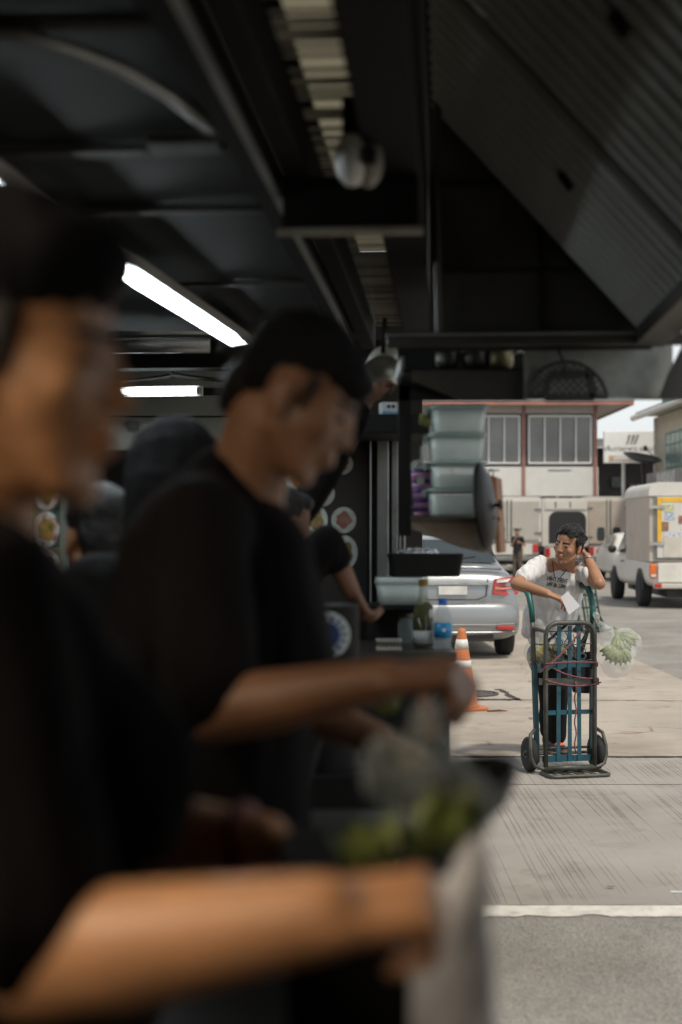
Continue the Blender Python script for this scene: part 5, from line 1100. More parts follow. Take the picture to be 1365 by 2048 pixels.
# hanging steel sheet over the opening
t = thing('splash_sheet', 'dull grey green steel sheet hanging under the hood above the street view', 'sheet', P(1200, 740, 4.1), world=True)
a, b_ = P(1049, 799, 4.12), P(1346, 690, 4.12)
M_SPL = mat('splash_steel', (0.36, 0.38, 0.35), rough=0.45, metal=0.35, var=0.15, scale=4, dirt=0.6, dirtcol=(0.08, 0.08, 0.07), dscale=5)
obj('sheet', G().box(a.x, b_.x, 4.12, 4.135, a.z, 2.112), M_SPL, t)
obj('folded_edge', G().box(a.x, b_.x, 4.105, 4.118, a.z, a.z+0.007), M_STAIN, t)
obj('side_edge', G().box(a.x-0.002, a.x+0.008, 4.10, 4.117, a.z+0.008, 2.062), M_STAIN, t)
a, b_ = P(905, 797, 4.14), P(1046, 741, 4.14)
single('shelf_apron', G().prism([P(825, 741, 4.16), P(1046, 741, 4.16), P(1046, 801, 4.16), P(925, 801, 4.16), P(828, 762, 4.16)][::-1], (0, 0.012, 0)), M_STAIND, 'dark steel apron with a slanted corner below the pan shelf', 'sheet')
t = thing('pan_shelf', 'black shelf crowded with dark pans under the hood rail', 'shelf', P(925, 741, 4.3), world=True)
a, b_ = P(806, 739, 4.2), P(1046, 683, 4.2)
obj('board', G().box(a.x, b_.x, 4.18, 4.55, a.z-0.012, a.z), M_SOOT, t)
obj('back_panel', G().box(a.x, b_.x+0.06, 4.56, 4.57, P(0, 801, 4.56).z, 2.16), M_SOOT, t)
obj('side_panel', G().box(a.x-0.008, a.x+0.004, 4.18, 4.55, a.z+0.001, 2.06), M_STAIN, t)
obj('foil_strip', G().tube([P(800 + 10*i, 682 + 3*math.sin(i*2.1), 4.19) for i in range(9)], [0.004 + 0.004*abs(math.sin(i*1.7)) for i in range(9)], 7), mat('foil', (0.7, 0.72, 0.72), rough=0.22, metal=1.0, bump=0.8, bscale=90), t)
for k_, (px, rr, lab) in enumerate(((895, 0.035, 'small dark pan on the black shelf, nearest its foil edge'), (950, 0.04, 'middle dark pan on the black shelf under the hood'), (1000, 0.042, 'yellowish dark pan at the street end of the black shelf'))):
    pp = thing('pan', lab, 'pan', P(px, 738, 4.35), 0, 'pans on the black shelf')
    obj('bowl', G().lathe([(0.0, 0.0), (rr*0.8, 0.0), (rr, 0.012), (rr*1.02, 0.062), (rr*0.97, 0.062), (rr*0.94, 0.014), (0.0, 0.006)], Matrix.Translation((0, 0, 0.002)), 24), (M_STAIND, M_STAIND, mat('pan_brass', (0.20, 0.17, 0.09), rough=0.4, metal=0.6))[k_], pp, smooth=True)
    obj('handle', G().bar((rr, 0, 0.05), (rr+0.05, -0.03, 0.056), 0.014, 0.008), M_STAIN, pp)
# fan with guard in front of the sheet
t = thing('extractor_fan', 'black fan with wire guard and box motor against the steel sheet', 'fan', P(1130, 790, 4.05), world=True)
fc = P(1133, 806, 4.07); fr = 0.118
def fpt(r_, a_): return fc + Vector((r_*math.cos(a_), 0, r_*math.sin(a_)))
M_FANB = mat('fan_black', (0.015, 0.015, 0.014), rough=0.5)
obj('guard_ring', G().tube([fpt(fr, R(8 + 164*i/24)) for i in range(25)], 0.005, 7), M_FANB, t)
g = G()
for i in range(-5, 6):
    x = i*0.022; h_ = math.sqrt(max(0, fr*fr-x*x))
    for sgn in (-1, 1):
        p0 = fc + Vector((x, -0.004, 0.018)); p1 = p0 + Vector((sgn*0.09, 0, 0.09))
        while (p1-fc).length > fr and (p1-p0).length > 0.01: p1 = p0.lerp(p1, 0.9)
        g.tube([p0, p1], 0.0018, 5)
obj('guard_wires', g, M_FANB, t)
obj('base_rail', G().bar(fpt(fr, R(174)) + Vector((0, 0, 0.004)), fpt(fr, R(6)) + Vector((0, 0, 0.004)), 0.012, 0.010), M_FANB, t)
q = [P(1098, 750, 4.04), P(1178, 747, 4.04), P(1188, 795, 4.04), P(1090, 795, 4.04)]
for i in range(4): obj('motor_frame', G().bar(q[i], q[(i+1) % 4], 0.016, 0.022), M_FANB, t)
obj('cable', G().tube([P(1120, 680, 4.02), P(1117, 700, 4.0), P(1127, 722, 4.0), P(1133, 748, 4.03)], 0.004, 6), M_FANB, t)
single('black_tarp', G().prism([P(1365, 690, 3.9), P(1400, 690, 3.9), P(1400, 796, 3.9), P(1318, 796, 3.9), P(1334, 752, 3.9)][::-1], (0.02, 0.05, 0)), mat('tarp_black', (0.012, 0.012, 0.012), rough=0.7), 'black tarp corner hanging at the street end of the steel sheet', 'tarp')

# ------------------------------------------------------------------ shelf with food boxes
t = thing('side_shelf', 'dull steel bracket shelf carrying the stacked food boxes', 'shelf', P(825, 1040, 4.6), world=True)
DS = 4.5
zt = P(0, 1033, DS).z
obj('top_plate', G().box(P(822, 0, DS).x, P(985, 0, DS).x, DS-0.09, DS+0.32, zt-0.008, zt), M_STAIND, t)
M_BRK = mat('bracket_steel', (0.28, 0.235, 0.19), rough=0.45, metal=0.35, var=0.2, scale=7, dirt=0.6, dirtcol=(0.06, 0.045, 0.035), dscale=9)
obj('bracket', G().prism([P(824, 1039, DS), P(985, 1039, DS), P(985, 1108, DS), P(940, 1098, DS), P(826, 1056, DS)][::-1], (0, 0.010, 0)), M_BRK, t)
obj('bracket', G().prism([Vector((p.x, DS+0.30, p.z)) for p in [P(824, 1039, DS), P(985, 1039, DS), P(985, 1108, DS), P(940, 1098, DS), P(826, 1056, DS)][::-1]], (0, 0.010, 0)), M_BRK, t)
single('steel_post', G().box(P(796, 0, 4.6).x, P(821, 0, 4.6).x, 4.56, 4.62, P(0, 1072, 4.6).z, 2.06), M_SOOT, 'black square post hanging from the hood and carrying the side shelf', 'post', bevel=0.004)
M_TUB = mat('frosted_tub', (0.80, 0.90, 0.86), rough=0.3, var=0.08, scale=9, see=0.40)
M_TUBW = mat('tub_filling', (0.80, 0.80, 0.72), rough=0.6, var=0.06)
M_LID = mat('tub_lid', (0.34, 0.43, 0.40), rough=0.35, var=0.15, see=0.15)
def rrect(cx, cy, hx, hy, r_, z, n=4):
    out = []
    for (sx_, sy_, a0) in ((1, 1, 0), (-1, 1, 90), (-1, -1, 180), (1, -1, 270)):
        for i in range(n+1):
            a = R(a0 + 90*i/n); out.append(Vector((cx+sx_*(hx-r_)+r_*math.cos(a), cy+sy_*(hy-r_)+r_*math.sin(a), z)))
    return out
def stackring(rings):
    g = G(); n = len(rings[0]); g.add([p for r_ in rings for p in r_], [(i*n+k, i*n+(k+1) % n, (i+1)*n+(k+1) % n, (i+1)*n+k) for i in range(len(rings)-1) for k in range(n)] + [tuple(range(n))[::-1], tuple((len(rings)-1)*n+k for k in range(n))]); return g
names = ('bottom', 'second lowest', 'third lowest', 'topmost')
for i in range(4):
    z0 = zt + 0.003 + i*0.088; cx = P((909, 913, 911, 914)[i], 0, DS+0.12).x; cy = DS+0.125
    t = thing('food_box', '%s of four stacked frosted food boxes on the side shelf' % names[i], 'food box', (cx, cy, z0), 0, 'stacked food boxes')
    obj('tub', stackring([rrect(0, 0, 0.074, 0.105, 0.02, 0.0), rrect(0, 0, 0.078, 0.109, 0.022, 0.006), rrect(0, 0, 0.086, 0.117, 0.025, 0.074)]), M_TUB, t, smooth=True)
    if i in (0, 1, 3): obj('filling', stackring([rrect(0, 0, 0.071, 0.102, 0.02, 0.004), rrect(0, 0, 0.077, 0.108, 0.022, 0.058 if i == 0 else 0.042)]), M_TUBW, t)
    obj('lid', stackring([rrect(0, 0, 0.092, 0.123, 0.027, 0.074), rrect(0, 0, 0.094, 0.125, 0.028, 0.078), rrect(0, 0, 0.092, 0.123, 0.027, 0.086)]), M_LID, t, smooth=True)
    for s_ in (-1,): obj('clip', G().box(s_*0.097-0.006, s_*0.097+0.006, -0.05, 0.05, 0.060, 0.086), M_LID, t, bevel=0.003)
# striped drink cup
cp = P(846, 1030, 4.72); cp.z = zt + 0.001
t = thing('drink_cup', 'purple and pink striped drink cup with clear dome lid and straw', 'cup', cp)
cm = (mat('cup_pink', (0.55, 0.27, 0.42), rough=0.5, var=0.06), mat('cup_purple', (0.12, 0.05, 0.25), rough=0.5, var=0.06))
zz = [0, 0.016, 0.030, 0.046, 0.062, 0.078, 0.094, 0.110, 0.124, 0.146, 0.156]
for i in range(len(zz)-1):
    f_ = lambda z: 0.029 + 0.010*z/0.156
    obj('stripe', G().lathe([(f_(zz[i]), zz[i]), (f_(zz[i+1]), zz[i+1])], None, 24), cm[i % 2], t, smooth=True)
obj('cup_wall', G().lathe([(0.0, 0.002), (0.0285, 0.002), (0.038, 0.155), (0.040, 0.158), (0.037, 0.156)], None, 24), M_FRAME, t, smooth=True)
obj('round_badge', G().lathe([(0.0, 0.001), (0.013, 0.001), (0.013, 0.0), (0.0, 0.0)], Matrix.Translation((-0.010, -0.0395, 0.118)) @ Matrix.Rotation(R(90), 4, 'X'), 18), M_FRAME, t)
obj('dome_lid', G().lathe([(0.041, 0.157), (0.040, 0.172), (0.032, 0.186), (0.012, 0.192)], None, 24), mat('clear_plastic', (0.8, 0.85, 0.84), rough=0.12, see=0.7, var=0.02), t, smooth=True)
obj('straw', G().tube([(0.0, 0, 0.05), (-0.004, 0, 0.235)], 0.004, 8), mat('straw_green', (0.45, 0.55, 0.48), rough=0.5), t)
# wok lid and chopping board standing at the end of the shelf
M_IRON = mat('black_iron', (0.010, 0.009, 0.008), rough=0.45, metal=0.5, var=0.3)
t = thing('wok_cover', 'dark iron wok cover standing on edge beside the stacked food boxes', 'wok cover', P(967, 1090, 4.44), world=True)
Q = Matrix.Translation(P(968, 1013, 4.44)) @ Matrix.Rotation(R(-6), 4, 'Y') @ Vector((1.0, -0.30, 0.0)).to_track_quat('Z', 'Y').to_matrix().to_4x4()
obj('dome', G().lathe([(0.138, -0.004), (0.138, 0.004), (0.10, 0.022), (0.05, 0.032), (0.0, 0.034), (0.0, 0.028), (0.05, 0.026), (0.10, 0.016), (0.13, -0.004)], Q, 36), M_IRON, t, smooth=True)
obj('knob', G().lathe([(0.006, 0.03), (0.006, 0.045), (0.016, 0.05), (0.016, 0.058), (0.0, 0.06)], Q, 14), M_STAIND, t, smooth=True)
t = thing('chopping_board', 'reddish wooden chopping board standing on edge next to the wok cover', 'chopping board', P(992, 1105, 4.62), world=True)
q0, q1 = P(981, 950, 4.62), P(992, 1106, 4.62)
M_WOOD = mat('board_wood', (0.30, 0.135, 0.06), rough=0.6, var=0.3, scale=6, bump=0.2, bscale=30)
obj('board', G().slab([q0, q0 + Vector((0.020, 0, -0.006)), q1 + Vector((0.017, 0, 0)), q1], (0.04, 0.20, 0.0)), M_WOOD, t, bevel=0.003)
obj('hanging_loop', G().tube([q0 + Vector((0.008 + 0.008*math.cos(a_), 0.05, 0.008 + 0.012*math.sin(a_))) for a_ in [2*math.pi*i/10 for i in range(10)]], 0.002, 5, closed=True), M_STRAP, t)
obj('hook_bar', G().bar(P(985, 1038, 4.60), P(1000, 1038, 4.60) , 0.02, 0.012), M_STAIND, t)
yc = P(851, 840, 4.66)
single('yellow_cloth', G().prism([yc + Vector((x, 0, z)) for x, z in ((-0.018, 0.022), (0.022, 0.018), (0.026, -0.012), (0.0, -0.022), (-0.022, -0.016))][::-1], (0.005, 0.05, 0.004)), mat('cloth_yellow', (0.42, 0.38, 0.14), rough=0.9, var=0.3, scale=30), 'crumpled yellow cloth tucked behind the topmost food box', 'cloth', bevel=0.006)
pk = P(815, 998, 4.7)
t = thing('snack_packet', 'small blue and red packet clipped beside the striped cup', 'packet', pk, world=True)
obj('pouch', G().box(pk.x-0.012, pk.x+0.012, pk.y, pk.y+0.02, pk.z-0.022, pk.z+0.014), mat('packet_blue', (0.02, 0.10, 0.30), rough=0.4), t, bevel=0.003)
obj('top_flap', G().box(pk.x-0.012, pk.x+0.014, pk.y, pk.y+0.018, pk.z+0.016, pk.z+0.032), mat('packet_red', (0.40, 0.05, 0.03), rough=0.4), t, bevel=0.003)
obj('clip_rod', G().tube([pk + Vector((-0.05, 0, -0.024)), pk + Vector((0.02, 0, -0.026))], 0.003, 6), M_STAIN, t)

# ------------------------------------------------------------------ back counter on the street side, bottles, tubs
t = thing('back_counter', 'black steel counter with an upper tier holding bottles and tubs', 'counter', P(820, 1300, 5.3), world=True)
zc = P(0, 1293, 5.2).z; xl, xr = P(640, 0, 5.2).x, P(903, 0, 5.2).x
obj('counter_top', G().box(xl, xr, 4.95, 5.5, zc-0.03, zc), M_STAIND, t, bevel=0.004)
obj('cabinet', G().box(xl+0.01, xr-0.02, 5.0, 5.45, 0.012, zc-0.032), M_SOOT, t)
zs = P(0, 1212, 5.2).z
obj('upper_tier', G().box(P(735, 0, 5.2).x, P(868, 0, 5.2).x, 5.25, 5.5, zs-0.016, zs), M_SOOT, t)
obj('tier_back', G().box(P(735, 0, 5.2).x, P(868, 0, 5.2).x, 5.47, 5.49, zc+0.001, zs-0.018), M_SOOT, t)
t = thing('plastic_tub', 'clear shallow plastic tub with lid on the upper tier', 'tub', Vector((P(803, 0, 5.36).x, 5.36, zs+0.001)))
obj('tub_wall', stackring([rrect(0, 0, 0.080, 0.08, 0.02, 0), rrect(0, 0, 0.096, 0.095, 0.025, 0.075)]), M_TUB, t, smooth=True)
obj('lid', stackring([rrect(0, 0, 0.100, 0.099, 0.027, 0.076), rrect(0, 0, 0.096, 0.095, 0.025, 0.10)]), M_TUB, t, smooth=True)
t = thing('roasting_tray', 'black roasting tray lined with crinkled foil standing on the plastic tub', 'tray', Vector((P(850, 0, 5.36).x, 5.36, zs+0.104)))
obj('tray', stackring([rrect(0, 0, 0.125, 0.09, 0.02, 0), rrect(0, 0, 0.14, 0.10, 0.022, 0.085)]), M_SOOT, t)
fo = blob('foil', G().ell((-0.03, 0, 0.088), (0.085, 0.085, 0.018)), MATS['foil'], t, voxel=0.006, smooth=1, folds=0.008, fscale=40, fvec=(1, 1, 1))
def bottle(name, label, px, d, prof, m, capm, capprof, liq=None, lab=None, seg=24):
    p = P(px, 0, d); p.z = zc + 0.001
    t = thing(name, label, 'bottle', p)
    obj('glass', G().lathe(prof, None, seg), m, t, smooth=True)
    if liq: obj('liquid', G().lathe(liq[0], None, seg), liq[1], t, smooth=True)
    obj('cap', G().lathe(capprof, None, 18), capm, t)
    if lab: obj('paper_label', G().lathe(lab[0], None, seg), lab[1], t, smooth=True)
    return t
M_GLB = mat('bottle_glass', (0.16, 0.17, 0.06), rough=0.08, see=0.72, var=0.05); M_PET = mat('bottle_pet', (0.35, 0.42, 0.42), rough=0.1, see=0.75, var=0.02)
bottle('sauce_bottle', 'glass soy sauce bottle with brown cap and pale label on the counter', 847, 5.15, [(0.0, 0.0), (0.037, 0.0), (0.039, 0.01), (0.039, 0.11), (0.034, 0.135), (0.018, 0.185), (0.014, 0.215), (0.014, 0.225)], M_GLB,
       mat('cap_amber', (0.22, 0.13, 0.03), rough=0.4, metal=0.4), [(0.017, 0.222), (0.018, 0.245), (0.0, 0.247)], ([(0.0, 0.004), (0.036, 0.006), (0.037, 0.108), (0.0, 0.11)], mat('soy', (0.012, 0.006, 0.004), rough=0.15)),
       ([(0.0395, 0.015), (0.0395, 0.062)], mat('label_pale', (0.42, 0.44, 0.42), rough=0.7, var=0.1, scale=40)))
bt = bottle('water_bottle', 'plastic water bottle with blue cap and blue label on the counter', 886, 5.10, [(0.0, 0.0), (0.030, 0.0), (0.032, 0.008), (0.031, 0.03), (0.032, 0.05), (0.032, 0.10), (0.030, 0.125), (0.016, 0.152), (0.013, 0.165)], M_PET,
       mat('cap_blue', (0.01, 0.10, 0.42), rough=0.4), [(0.0155, 0.158), (0.0155, 0.178), (0.0, 0.179)], ([(0.0, 0.004), (0.029, 0.006), (0.030, 0.088), (0.0, 0.09)], mat('water', (0.5, 0.6, 0.62), rough=0.05, see=0.7, var=0)),
       ([(0.0325, 0.040), (0.0325, 0.092)], mat('label_blue', (0.01, 0.20, 0.42), rough=0.4, var=0.1, scale=30)))
obj('drop_mark', G().lathe([(0.006, 0.0005), (0.006, 0.0), (0.0, -0.0)], Matrix.Translation((0.002, -0.0335, 0.068)) @ Matrix.Rotation(R(90), 4, 'X'), 12), M_FRAME, bt)
bottle('sauce_jar', 'clear jar half full behind the soy sauce bottle', 812, 5.3, [(0.0, 0.0), (0.028, 0.0), (0.03, 0.01), (0.03, 0.075), (0.024, 0.09), (0.024, 0.1)], M_PET, M_STAIND, [(0.026, 0.098), (0.026, 0.115), (0.0, 0.116)])
p = P(778, 0, 5.05); p.z = zc+0.001
t = thing('plastic_basket', 'low pale plastic basket on the counter beside the clear jar', 'basket', p)
obj('floor', stackring([rrect(0, 0, 0.042, 0.04, 0.008, 0), rrect(0, 0, 0.042, 0.04, 0.008, 0.004)]), M_SLAT, t)
for i in range(7): obj('upright', G().box(-0.042+0.013*i, -0.039+0.013*i, -0.043, -0.040, 0.0, 0.036), M_SLAT, t)
for z in (0.004, 0.034): obj('rim', G().tube(rrect(0, 0, 0.044, 0.042, 0.008, z), 0.003, 6, closed=True), M_SLAT, t)
# stainless cabinet with vertical rails and menu board
t = thing('steel_cabinet', 'tall stainless cabinet edge with vertical rails beside the dark menu board', 'cabinet', P(765, 1300, 5.7), world=True)
dz = 5.7; ztop = P(0, 876, dz).z
obj('carcass', G().box(P(736, 0, dz).x, P(800, 0, dz).x, dz, dz+0.5, 0.012, ztop), M_SOOT, t)
for (pa, pb, m_) in ((739, 743, M_STAIN), (754, 778, M_STAIN), (783, 796, M_STAIN), (798, 802, M_STAIN), (806, 811, M_STAIN)):
    obj('rail', G().box(P(pa, 0, dz).x, P(pb, 0, dz).x, dz-0.02, dz-0.002, 0.05, ztop-0.002), m_, t, bevel=0.004)
single('lintel_shelf', G().box(P(560, 0, 5.4).x, P(853, 0, 5.4).x, 5.2, 5.65, P(0, 874, 5.4).z, P(0, 836, 5.4).z), M_SOOT, 'thick black shelf above the dark menu board and steel cabinet', 'shelf', bevel=0.006)
FOODS = [((0.34, 0.08, 0.03), (0.50, 0.28, 0.07)), ((0.52, 0.28, 0.05), (0.16, 0.13, 0.03)), ((0.35, 0.18, 0.14), (0.24, 0.08, 0.05)), ((0.30, 0.22, 0.08), (0.16, 0.10, 0.04)), ((0.10, 0.13, 0.04), (0.28, 0.14, 0.08))]
M_PLATEP = mat('printed_plate', (0.55, 0.60, 0.56), rough=0.5, var=0.15, scale=30)
M_PLATER = mat('printed_rose_plate', (0.78, 0.80, 0.74), rough=0.5, col2=(0.30, 0.06, 0.06), scale=38)
def dish(parent, c, rx, rz, k_, rosy=False):
    """a printed dish on a menu card: a flat disc of plate and food"""
    def el(s, y): return [Vector((c.x + rx*s*math.cos(a_), c.y + y, c.z + rz*s*math.sin(a_))) for a_ in [2*math.pi*i/28 for i in range(28)]]
    pl = obj('printed_plate', G().prism(el(1, -0.003), (0, 0.002, 0)), M_PLATER if rosy else M_PLATEP, parent)
    fm = mat('food%d' % (k_ % 5), FOODS[k_ % 5][0], rough=0.5, col2=FOODS[k_ % 5][1], scale=45)
    pts = [Vector((c.x + rx*(0.62+0.08*math.sin(5*a_+k_))*math.cos(a_), c.y-0.0055, c.z + rz*(0.62+0.1*math.sin(4*a_+k_))*math.sin(a_))) for a_ in [2*math.pi*i/28 for i in range(28)]]
    obj('printed_food', G().prism(pts, (0, 0.002, 0)), fm, pl)
t = thing('menu_board', 'dark menu board with pictures of round white plates behind the second cook', 'menu board', P(680, 1050, 5.75), world=True)
obj('board', G().box(P(540, 0, 5.75).x, P(735, 0, 5.75).x, 5.75, 5.78, P(0, 1300, 5.75).z, P(0, 875, 5.75).z), mat('menu_dark', (0.016, 0.014, 0.012), rough=0.4, var=0.3), t)
for k_, (px, py, a_, b_) in enumerate(((682, 928, 25, 22), (646, 987, 24, 26), (688, 1040, 25, 26), (632, 1040, 24, 30), (690, 1105, 26, 34), (600, 960, 28, 26), (600, 1090, 28, 30))):
    dish(t, P(px, py, 5.745), a_/F*5.745, b_/F*5.745, k_)
t = thing('menu_board', 'lit menu wall of food picture cards by the nearest cook shoulder', 'menu board', P(60, 1050, 5.0), world=True)
DM = 5.0
obj('board', G().box(P(-120, 0, DM).x, P(122, 0, DM).x, DM, DM+0.03, P(0, 1260, DM).z, P(0, 770, DM).z), mat('menu_pale', (0.34, 0.30, 0.24), rough=0.5, var=0.15), t)
CARD = [(0.22, 0.12, 0.09), (0.02, 0.05, 0.035), (0.11, 0.02, 0.09), (0.05, 0.09, 0.07), (0.24, 0.18, 0.10)]
kk = 0
for (pa, pb, ya, yb, rosy) in ((10, 64, 960, 1021, 1), (67, 121, 955, 1021, 1), (10, 64, 1023, 1093, 0), (67, 121, 1022, 1095, 1), (67, 124, 1097, 1165, 1), (10, 64, 1096, 1165, 0), (-48, 7, 960, 1025, 1), (-48, 7, 1028, 1095, 0), (10, 64, 892, 957, 1), (67, 121, 890, 952, 1)):
    a, b_ = P(pa, yb, DM), P(pb, ya, DM)
    cd = obj('picture_card', G().box(a.x, b_.x, DM-0.006, DM-0.001, a.z, b_.z), mat('card%d' % (kk % 5), CARD[kk % 5], rough=0.4, var=0.4, scale=25), t)
    if kk == 2:
        for (px, py, r_) in ((43, 1034, 9), (54, 1049, 10), (41, 1060, 9), (55, 1080, 11)): dish(cd, P(px, py, DM-0.007), r_/F*DM, r_/F*DM, kk)
    else: dish(cd, P((pa+pb)/2, (ya+yb)/2, DM-0.007), (pb-pa)*0.47/F*DM, (yb-ya)*0.49/F*DM, kk + (0 if kk != 3 else 3), bool(rosy))
    kk += 1
t = thing('steel_column', 'pale steel column with a dark slot at the end of the lit menu wall', 'column', P(143, 1200, 5.0), world=True)
for (pa, pb, m_) in ((123, 137, mat('column_pale', (0.26, 0.28, 0.24), rough=0.45, metal=0.3)), (137.5, 147.5, M_SOOT), (148, 168, MATS['column_pale'])):
    obj('flange', G().box(P(pa, 0, DM).x, P(pb, 0, DM).x, DM+0.02*(m_ is M_SOOT), DM+0.08, 0.012 if pa < 148 else P(0, 1188, DM).z, 2.29), m_, t)
t = thing('steel_sink', 'low steel sink edge beside the pale column', 'sink', P(170, 1240, 5.0), world=True)
obj('basin', stackring([rrect(P(172, 0, 5.1).x, 5.2, 0.06, 0.15, 0.02, 0.012), rrect(P(172, 0, 5.1).x, 5.2, 0.06, 0.15, 0.02, P(0, 1240, 5.05).z)]), M_STAIN, t)
obj('splash_back', G().box(P(150, 0, 5.3).x, P(195, 0, 5.3).x, 5.36, 5.38, P(0, 1240, 5.3).z, P(0, 1195, 5.3).z), MATS['column_pale'], t)
obj('tap', G().tube([P(170, 1240, 5.3), P(170, 1190, 5.3), P(176, 1186, 5.2)], 0.007, 8), M_SOOT, t)
# hanging saucepan and packet on the lintel
t = thing('saucepan', 'hanging saucepan with pale inner rim held up by a cook', 'saucepan', P(768, 735, 4.8), world=True)
Q = Matrix.Translation(P(770, 742, 4.8)) @ Vector((-0.15, -0.75, -0.62)).to_track_quat('Z', 'Y').to_matrix().to_4x4()
obj('pan_body', G().lathe([(0.0, -0.075), (0.055, -0.072), (0.062, -0.06), (0.066, 0.0), (0.062, 0.0), (0.058, -0.058), (0.0, -0.065)], Q, 28), mat('pan_inside', (0.42, 0.40, 0.33), rough=0.4, metal=0.4), t, smooth=True)
obj('pan_rim', G().tube([Q @ Vector((0.065*math.cos(a_), 0.065*math.sin(a_), 0.0)) for a_ in [2*math.pi*i/28 for i in range(28)]], 0.004, 6, closed=True), M_STAIN, t)
obj('handle', G().bar(Q @ Vector((0, 0.066, -0.01)), Q @ Vector((0.02, 0.20, -0.01)), 0.016, 0.008), M_SOOT, t)
p = P(778, 0, 5.35); p.z = P(0, 836, 5.4).z + 0.001
t = thing('carton', 'small white and blue carton standing on the thick black shelf', 'carton', p, R(12))
obj('box', G().box(-0.032, 0.032, -0.03, 0.03, 0, 0.052), mat('carton_white', (0.50, 0.53, 0.54), rough=0.6, var=0.08, scale=40), t, bevel=0.002)
obj('blue_band', G().box(-0.0325, 0.0325, -0.0315, -0.0305, 0.003, 0.018), mat('carton_blue', (0.10, 0.25, 0.38), rough=0.5), t)
obj('print_mark', G().lathe([(0.007, 0.001), (0.007, 0.0), (0.0, 0.0)], Matrix.Translation((-0.008, -0.0308, 0.036)) @ Matrix.Rotation(R(90), 4, 'X'), 12), M_STRAP, t)
obj('print_mark', G().lathe([(0.007, 0.001), (0.007, 0.0), (0.0, 0.0)], Matrix.Translation((0.010, -0.0308, 0.036)) @ Matrix.Rotation(R(90), 4, 'X'), 12), M_STRAP, t)
# oil tin with round label
p = P(640, 1340, 3.5); zt_ = p.z
t = thing('oil_tin', 'black tin with a round white label of blue lettering beside the second cook', 'tin', p, world=True)
tc_ = P(650, 1270, 3.5)
obj('tin_body', G().lathe([(0.0, 0.0), (0.085, 0.0), (0.085, tc_.z+0.07-0.95), (0.0, tc_.z+0.07-0.95)], Matrix.Translation((tc_.x, tc_.y+0.09, 0.95)), 28), M_SOOT, t, smooth=False)
Q = Matrix.Translation((tc_.x+0.005, tc_.y-0.004, tc_.z)) @ Matrix.Rotation(R(90), 4, 'X')
d0 = obj('round_label', G().lathe([(0.058, 0.003), (0.058, 0.0), (0.0, 0.0)], Q, 36), mat('label_cream', (0.62, 0.68, 0.64), rough=0.5), t)
g = G()
for i in range(16):
    a_ = 2*math.pi*i/16; g.bar(Q @ Vector((0.036*math.cos(a_), 0.036*math.sin(a_), 0.005)), Q @ Vector((0.05*math.cos(a_+0.08), 0.05*math.sin(a_+0.08), 0.005)), 0.006, 0.002, up=(0, 1, 0))
obj('lettering', g, mat('label_ink', (0.02, 0.06, 0.20), rough=0.5), d0)
obj('label_ring', G().lathe([(0.030, 0.0045), (0.033, 0.0045), (0.033, 0.0035), (0.030, 0.0035)], Q, 28), MATS['label_ink'], d0)
single('tin_stand', G().box(tc_.x-0.3, tc_.x+0.12, tc_.y-0.02, tc_.y+0.2, 0.012, 0.949), M_SOOT, 'black low cupboard under the oil tin', 'cupboard', bevel=0.005)

# ------------------------------------------------------------------ near work counter with wok, greens and bags
t = thing('work_counter', 'dark work counter in front of the two nearest cooks', 'counter', (-0.1, 1.5, 0), world=True)
zk = 1.02
obj('counter_top', G().box(-0.20, 0.105, 1.0, 2.7, zk-0.03, zk), M_STAIND, t, bevel=0.005)
obj('front_panel', G().box(-0.18, 0.085, 1.03, 2.65, 0.012, zk-0.032), M_SOOT, t)
t = thing('wok', 'blackened wok tilted over the counter under the second cook hand', 'wok', P(935, 1620, 1.55), world=True)
wc = P(905, 1560, 1.60)
Q = Matrix.Translation(wc) @ Vector((-0.22, -0.10, 0.97)).to_track_quat('Z', 'Y').to_matrix().to_4x4()
obj('wok_bowl', G().lathe([(r_*0.74, z_*0.8) for r_, z_ in ((0.0, -0.072), (0.04, -0.066), (0.075, -0.045), (0.098, -0.012), (0.105, 0.004), (0.101, 0.006), (0.092, -0.012), (0.07, -0.04), (0.0, -0.066))], Q, 36), M_IRON, t, smooth=True)
obj('handle', G().cap(wc + Vector((-0.02, 0.02, 0.05)), P(850, 1395, 1.84), 0.010, 0.011), M_WOOD, t, smooth=True)
obj('wok_ring', G().lathe([(0.03, 0.0), (0.036, 0.0), (0.032, wc.z-0.05-zk), (0.026, wc.z-0.05-zk)], Matrix.Translation((wc.x, wc.y, zk+0.001)), 24), M_SOOT, t)
g = G(); c = P(850, 1555, 1.36)
g.ell(c, (0.045, 0.04, 0.04)); g.ell(c + Vector((0.03, 0.0, -0.025)), (0.042, 0.04, 0.036)); g.ell(c + Vector((-0.035, 0, 0.01)), (0.03, 0.03, 0.035)); g.cap(c + Vector((0.01, 0, 0.02)), c + Vector((0.0, 0, 0.055)), 0.025, 0.018); g.cap(c + Vector((0, 0, -0.05)), Vector((c.x, c.y, zk+0.045)), 0.04, 0.045)
tag(blob('ingredient_bag', g, mat('misty_bag', (0.34, 0.38, 0.36), rough=0.25, var=0.5, scale=35, bump=0.6, bscale=50, see=0.55), None, voxel=0.006, smooth=3, folds=0.010, fscale=30), 'knotted cloudy plastic bag of ingredients beside the wok', 'plastic bag')
M_LEAF = mat('lettuce_green', (0.15, 0.20, 0.05), rough=0.5, var=0.4, scale=30, col2=(0.36, 0.40, 0.14))
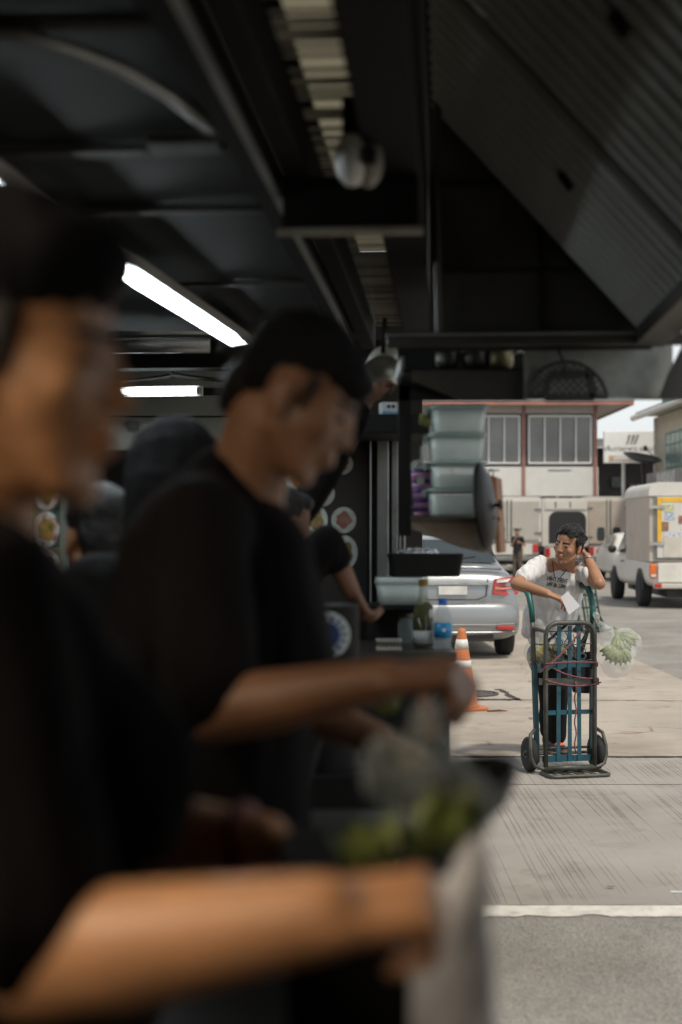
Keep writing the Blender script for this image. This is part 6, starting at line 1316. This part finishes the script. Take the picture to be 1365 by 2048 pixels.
def greens(label, c, n, rad, seed):
    rnd = random.Random(seed); t = thing('lettuce', label, 'lettuce', c, 0, 'loose salad greens on the counter')
    for i in range(n):
        a_ = 2*math.pi*i/n + rnd.uniform(-.3, .3); el = rnd.uniform(0.1, 1.1); d = Vector((math.cos(a_)*math.cos(el), math.sin(a_)*math.cos(el), math.sin(el)))
        s = d.cross(Vector((0, 0, 1))).normalized(); up = s.cross(d)
        vs = []; L_ = rad*rnd.uniform(0.8, 1.2); NW = 5
        for j in range(5):
            for w in range(NW):
                q = j/4; x = (w/(NW-1)-0.5)*2
                vs.append(d*(L_*q) + s*(x*L_*0.42*math.sin(math.pi*(0.12+0.8*q))) + up*(0.25*L_*(q*q) - 0.1*L_*x*x + 0.05*L_*math.sin(9*x+7*q+i)))
        g = G().add(vs, [(j*NW+w, j*NW+w+1, (j+1)*NW+w+1, (j+1)*NW+w) for j in range(4) for w in range(NW-1)])
        obj('leaf', g, M_LEAF, t, smooth=True)
greens('crisp pale green lettuce leaves on the counter by the white sack', P(885, 1690, 1.30), 9, 0.055, 1)
greens('small heap of lime green leaves just above the nearest forearm', P(742, 1735, 1.28), 8, 0.045, 2)
greens('sprig of green leaves under the second cook wrist', P(770, 1425, 2.25), 7, 0.04, 3)
single('prep_tray', stackring([rrect(0.02, 1.36, 0.065, 0.08, 0.02, zk+0.001), rrect(0.02, 1.36, 0.075, 0.09, 0.02, P(885, 1720, 1.30).z)]), M_SOOT, 'dark tray heaped with salad greens on the work counter', 'tray')
g = G(); c = P(935, 1900, 1.12)
g.cap(P(915, 1830, 1.20), P(915, 2120, 1.20), 0.030, 0.038); g.cap(P(950, 1700, 1.20), P(920, 1820, 1.20), 0.012, 0.03); g.cap(P(880, 1800, 1.22), P(890, 1950, 1.22), 0.02, 0.03); g.cap(P(915, 2100, 1.20), Vector((P(905, 0, 1.20).x, 1.20, zk+0.045)), 0.038, 0.045)
tag(blob('white_sack', g, mat('sack_white', (0.90, 0.90, 0.93), rough=0.6, var=0.03, see=0.22), None, voxel=0.006, smooth=4, folds=0.007, fscale=22), 'white plastic sack standing at the street end of the work counter', 'plastic sack')
bpy.data.scenes.remove(TMP)
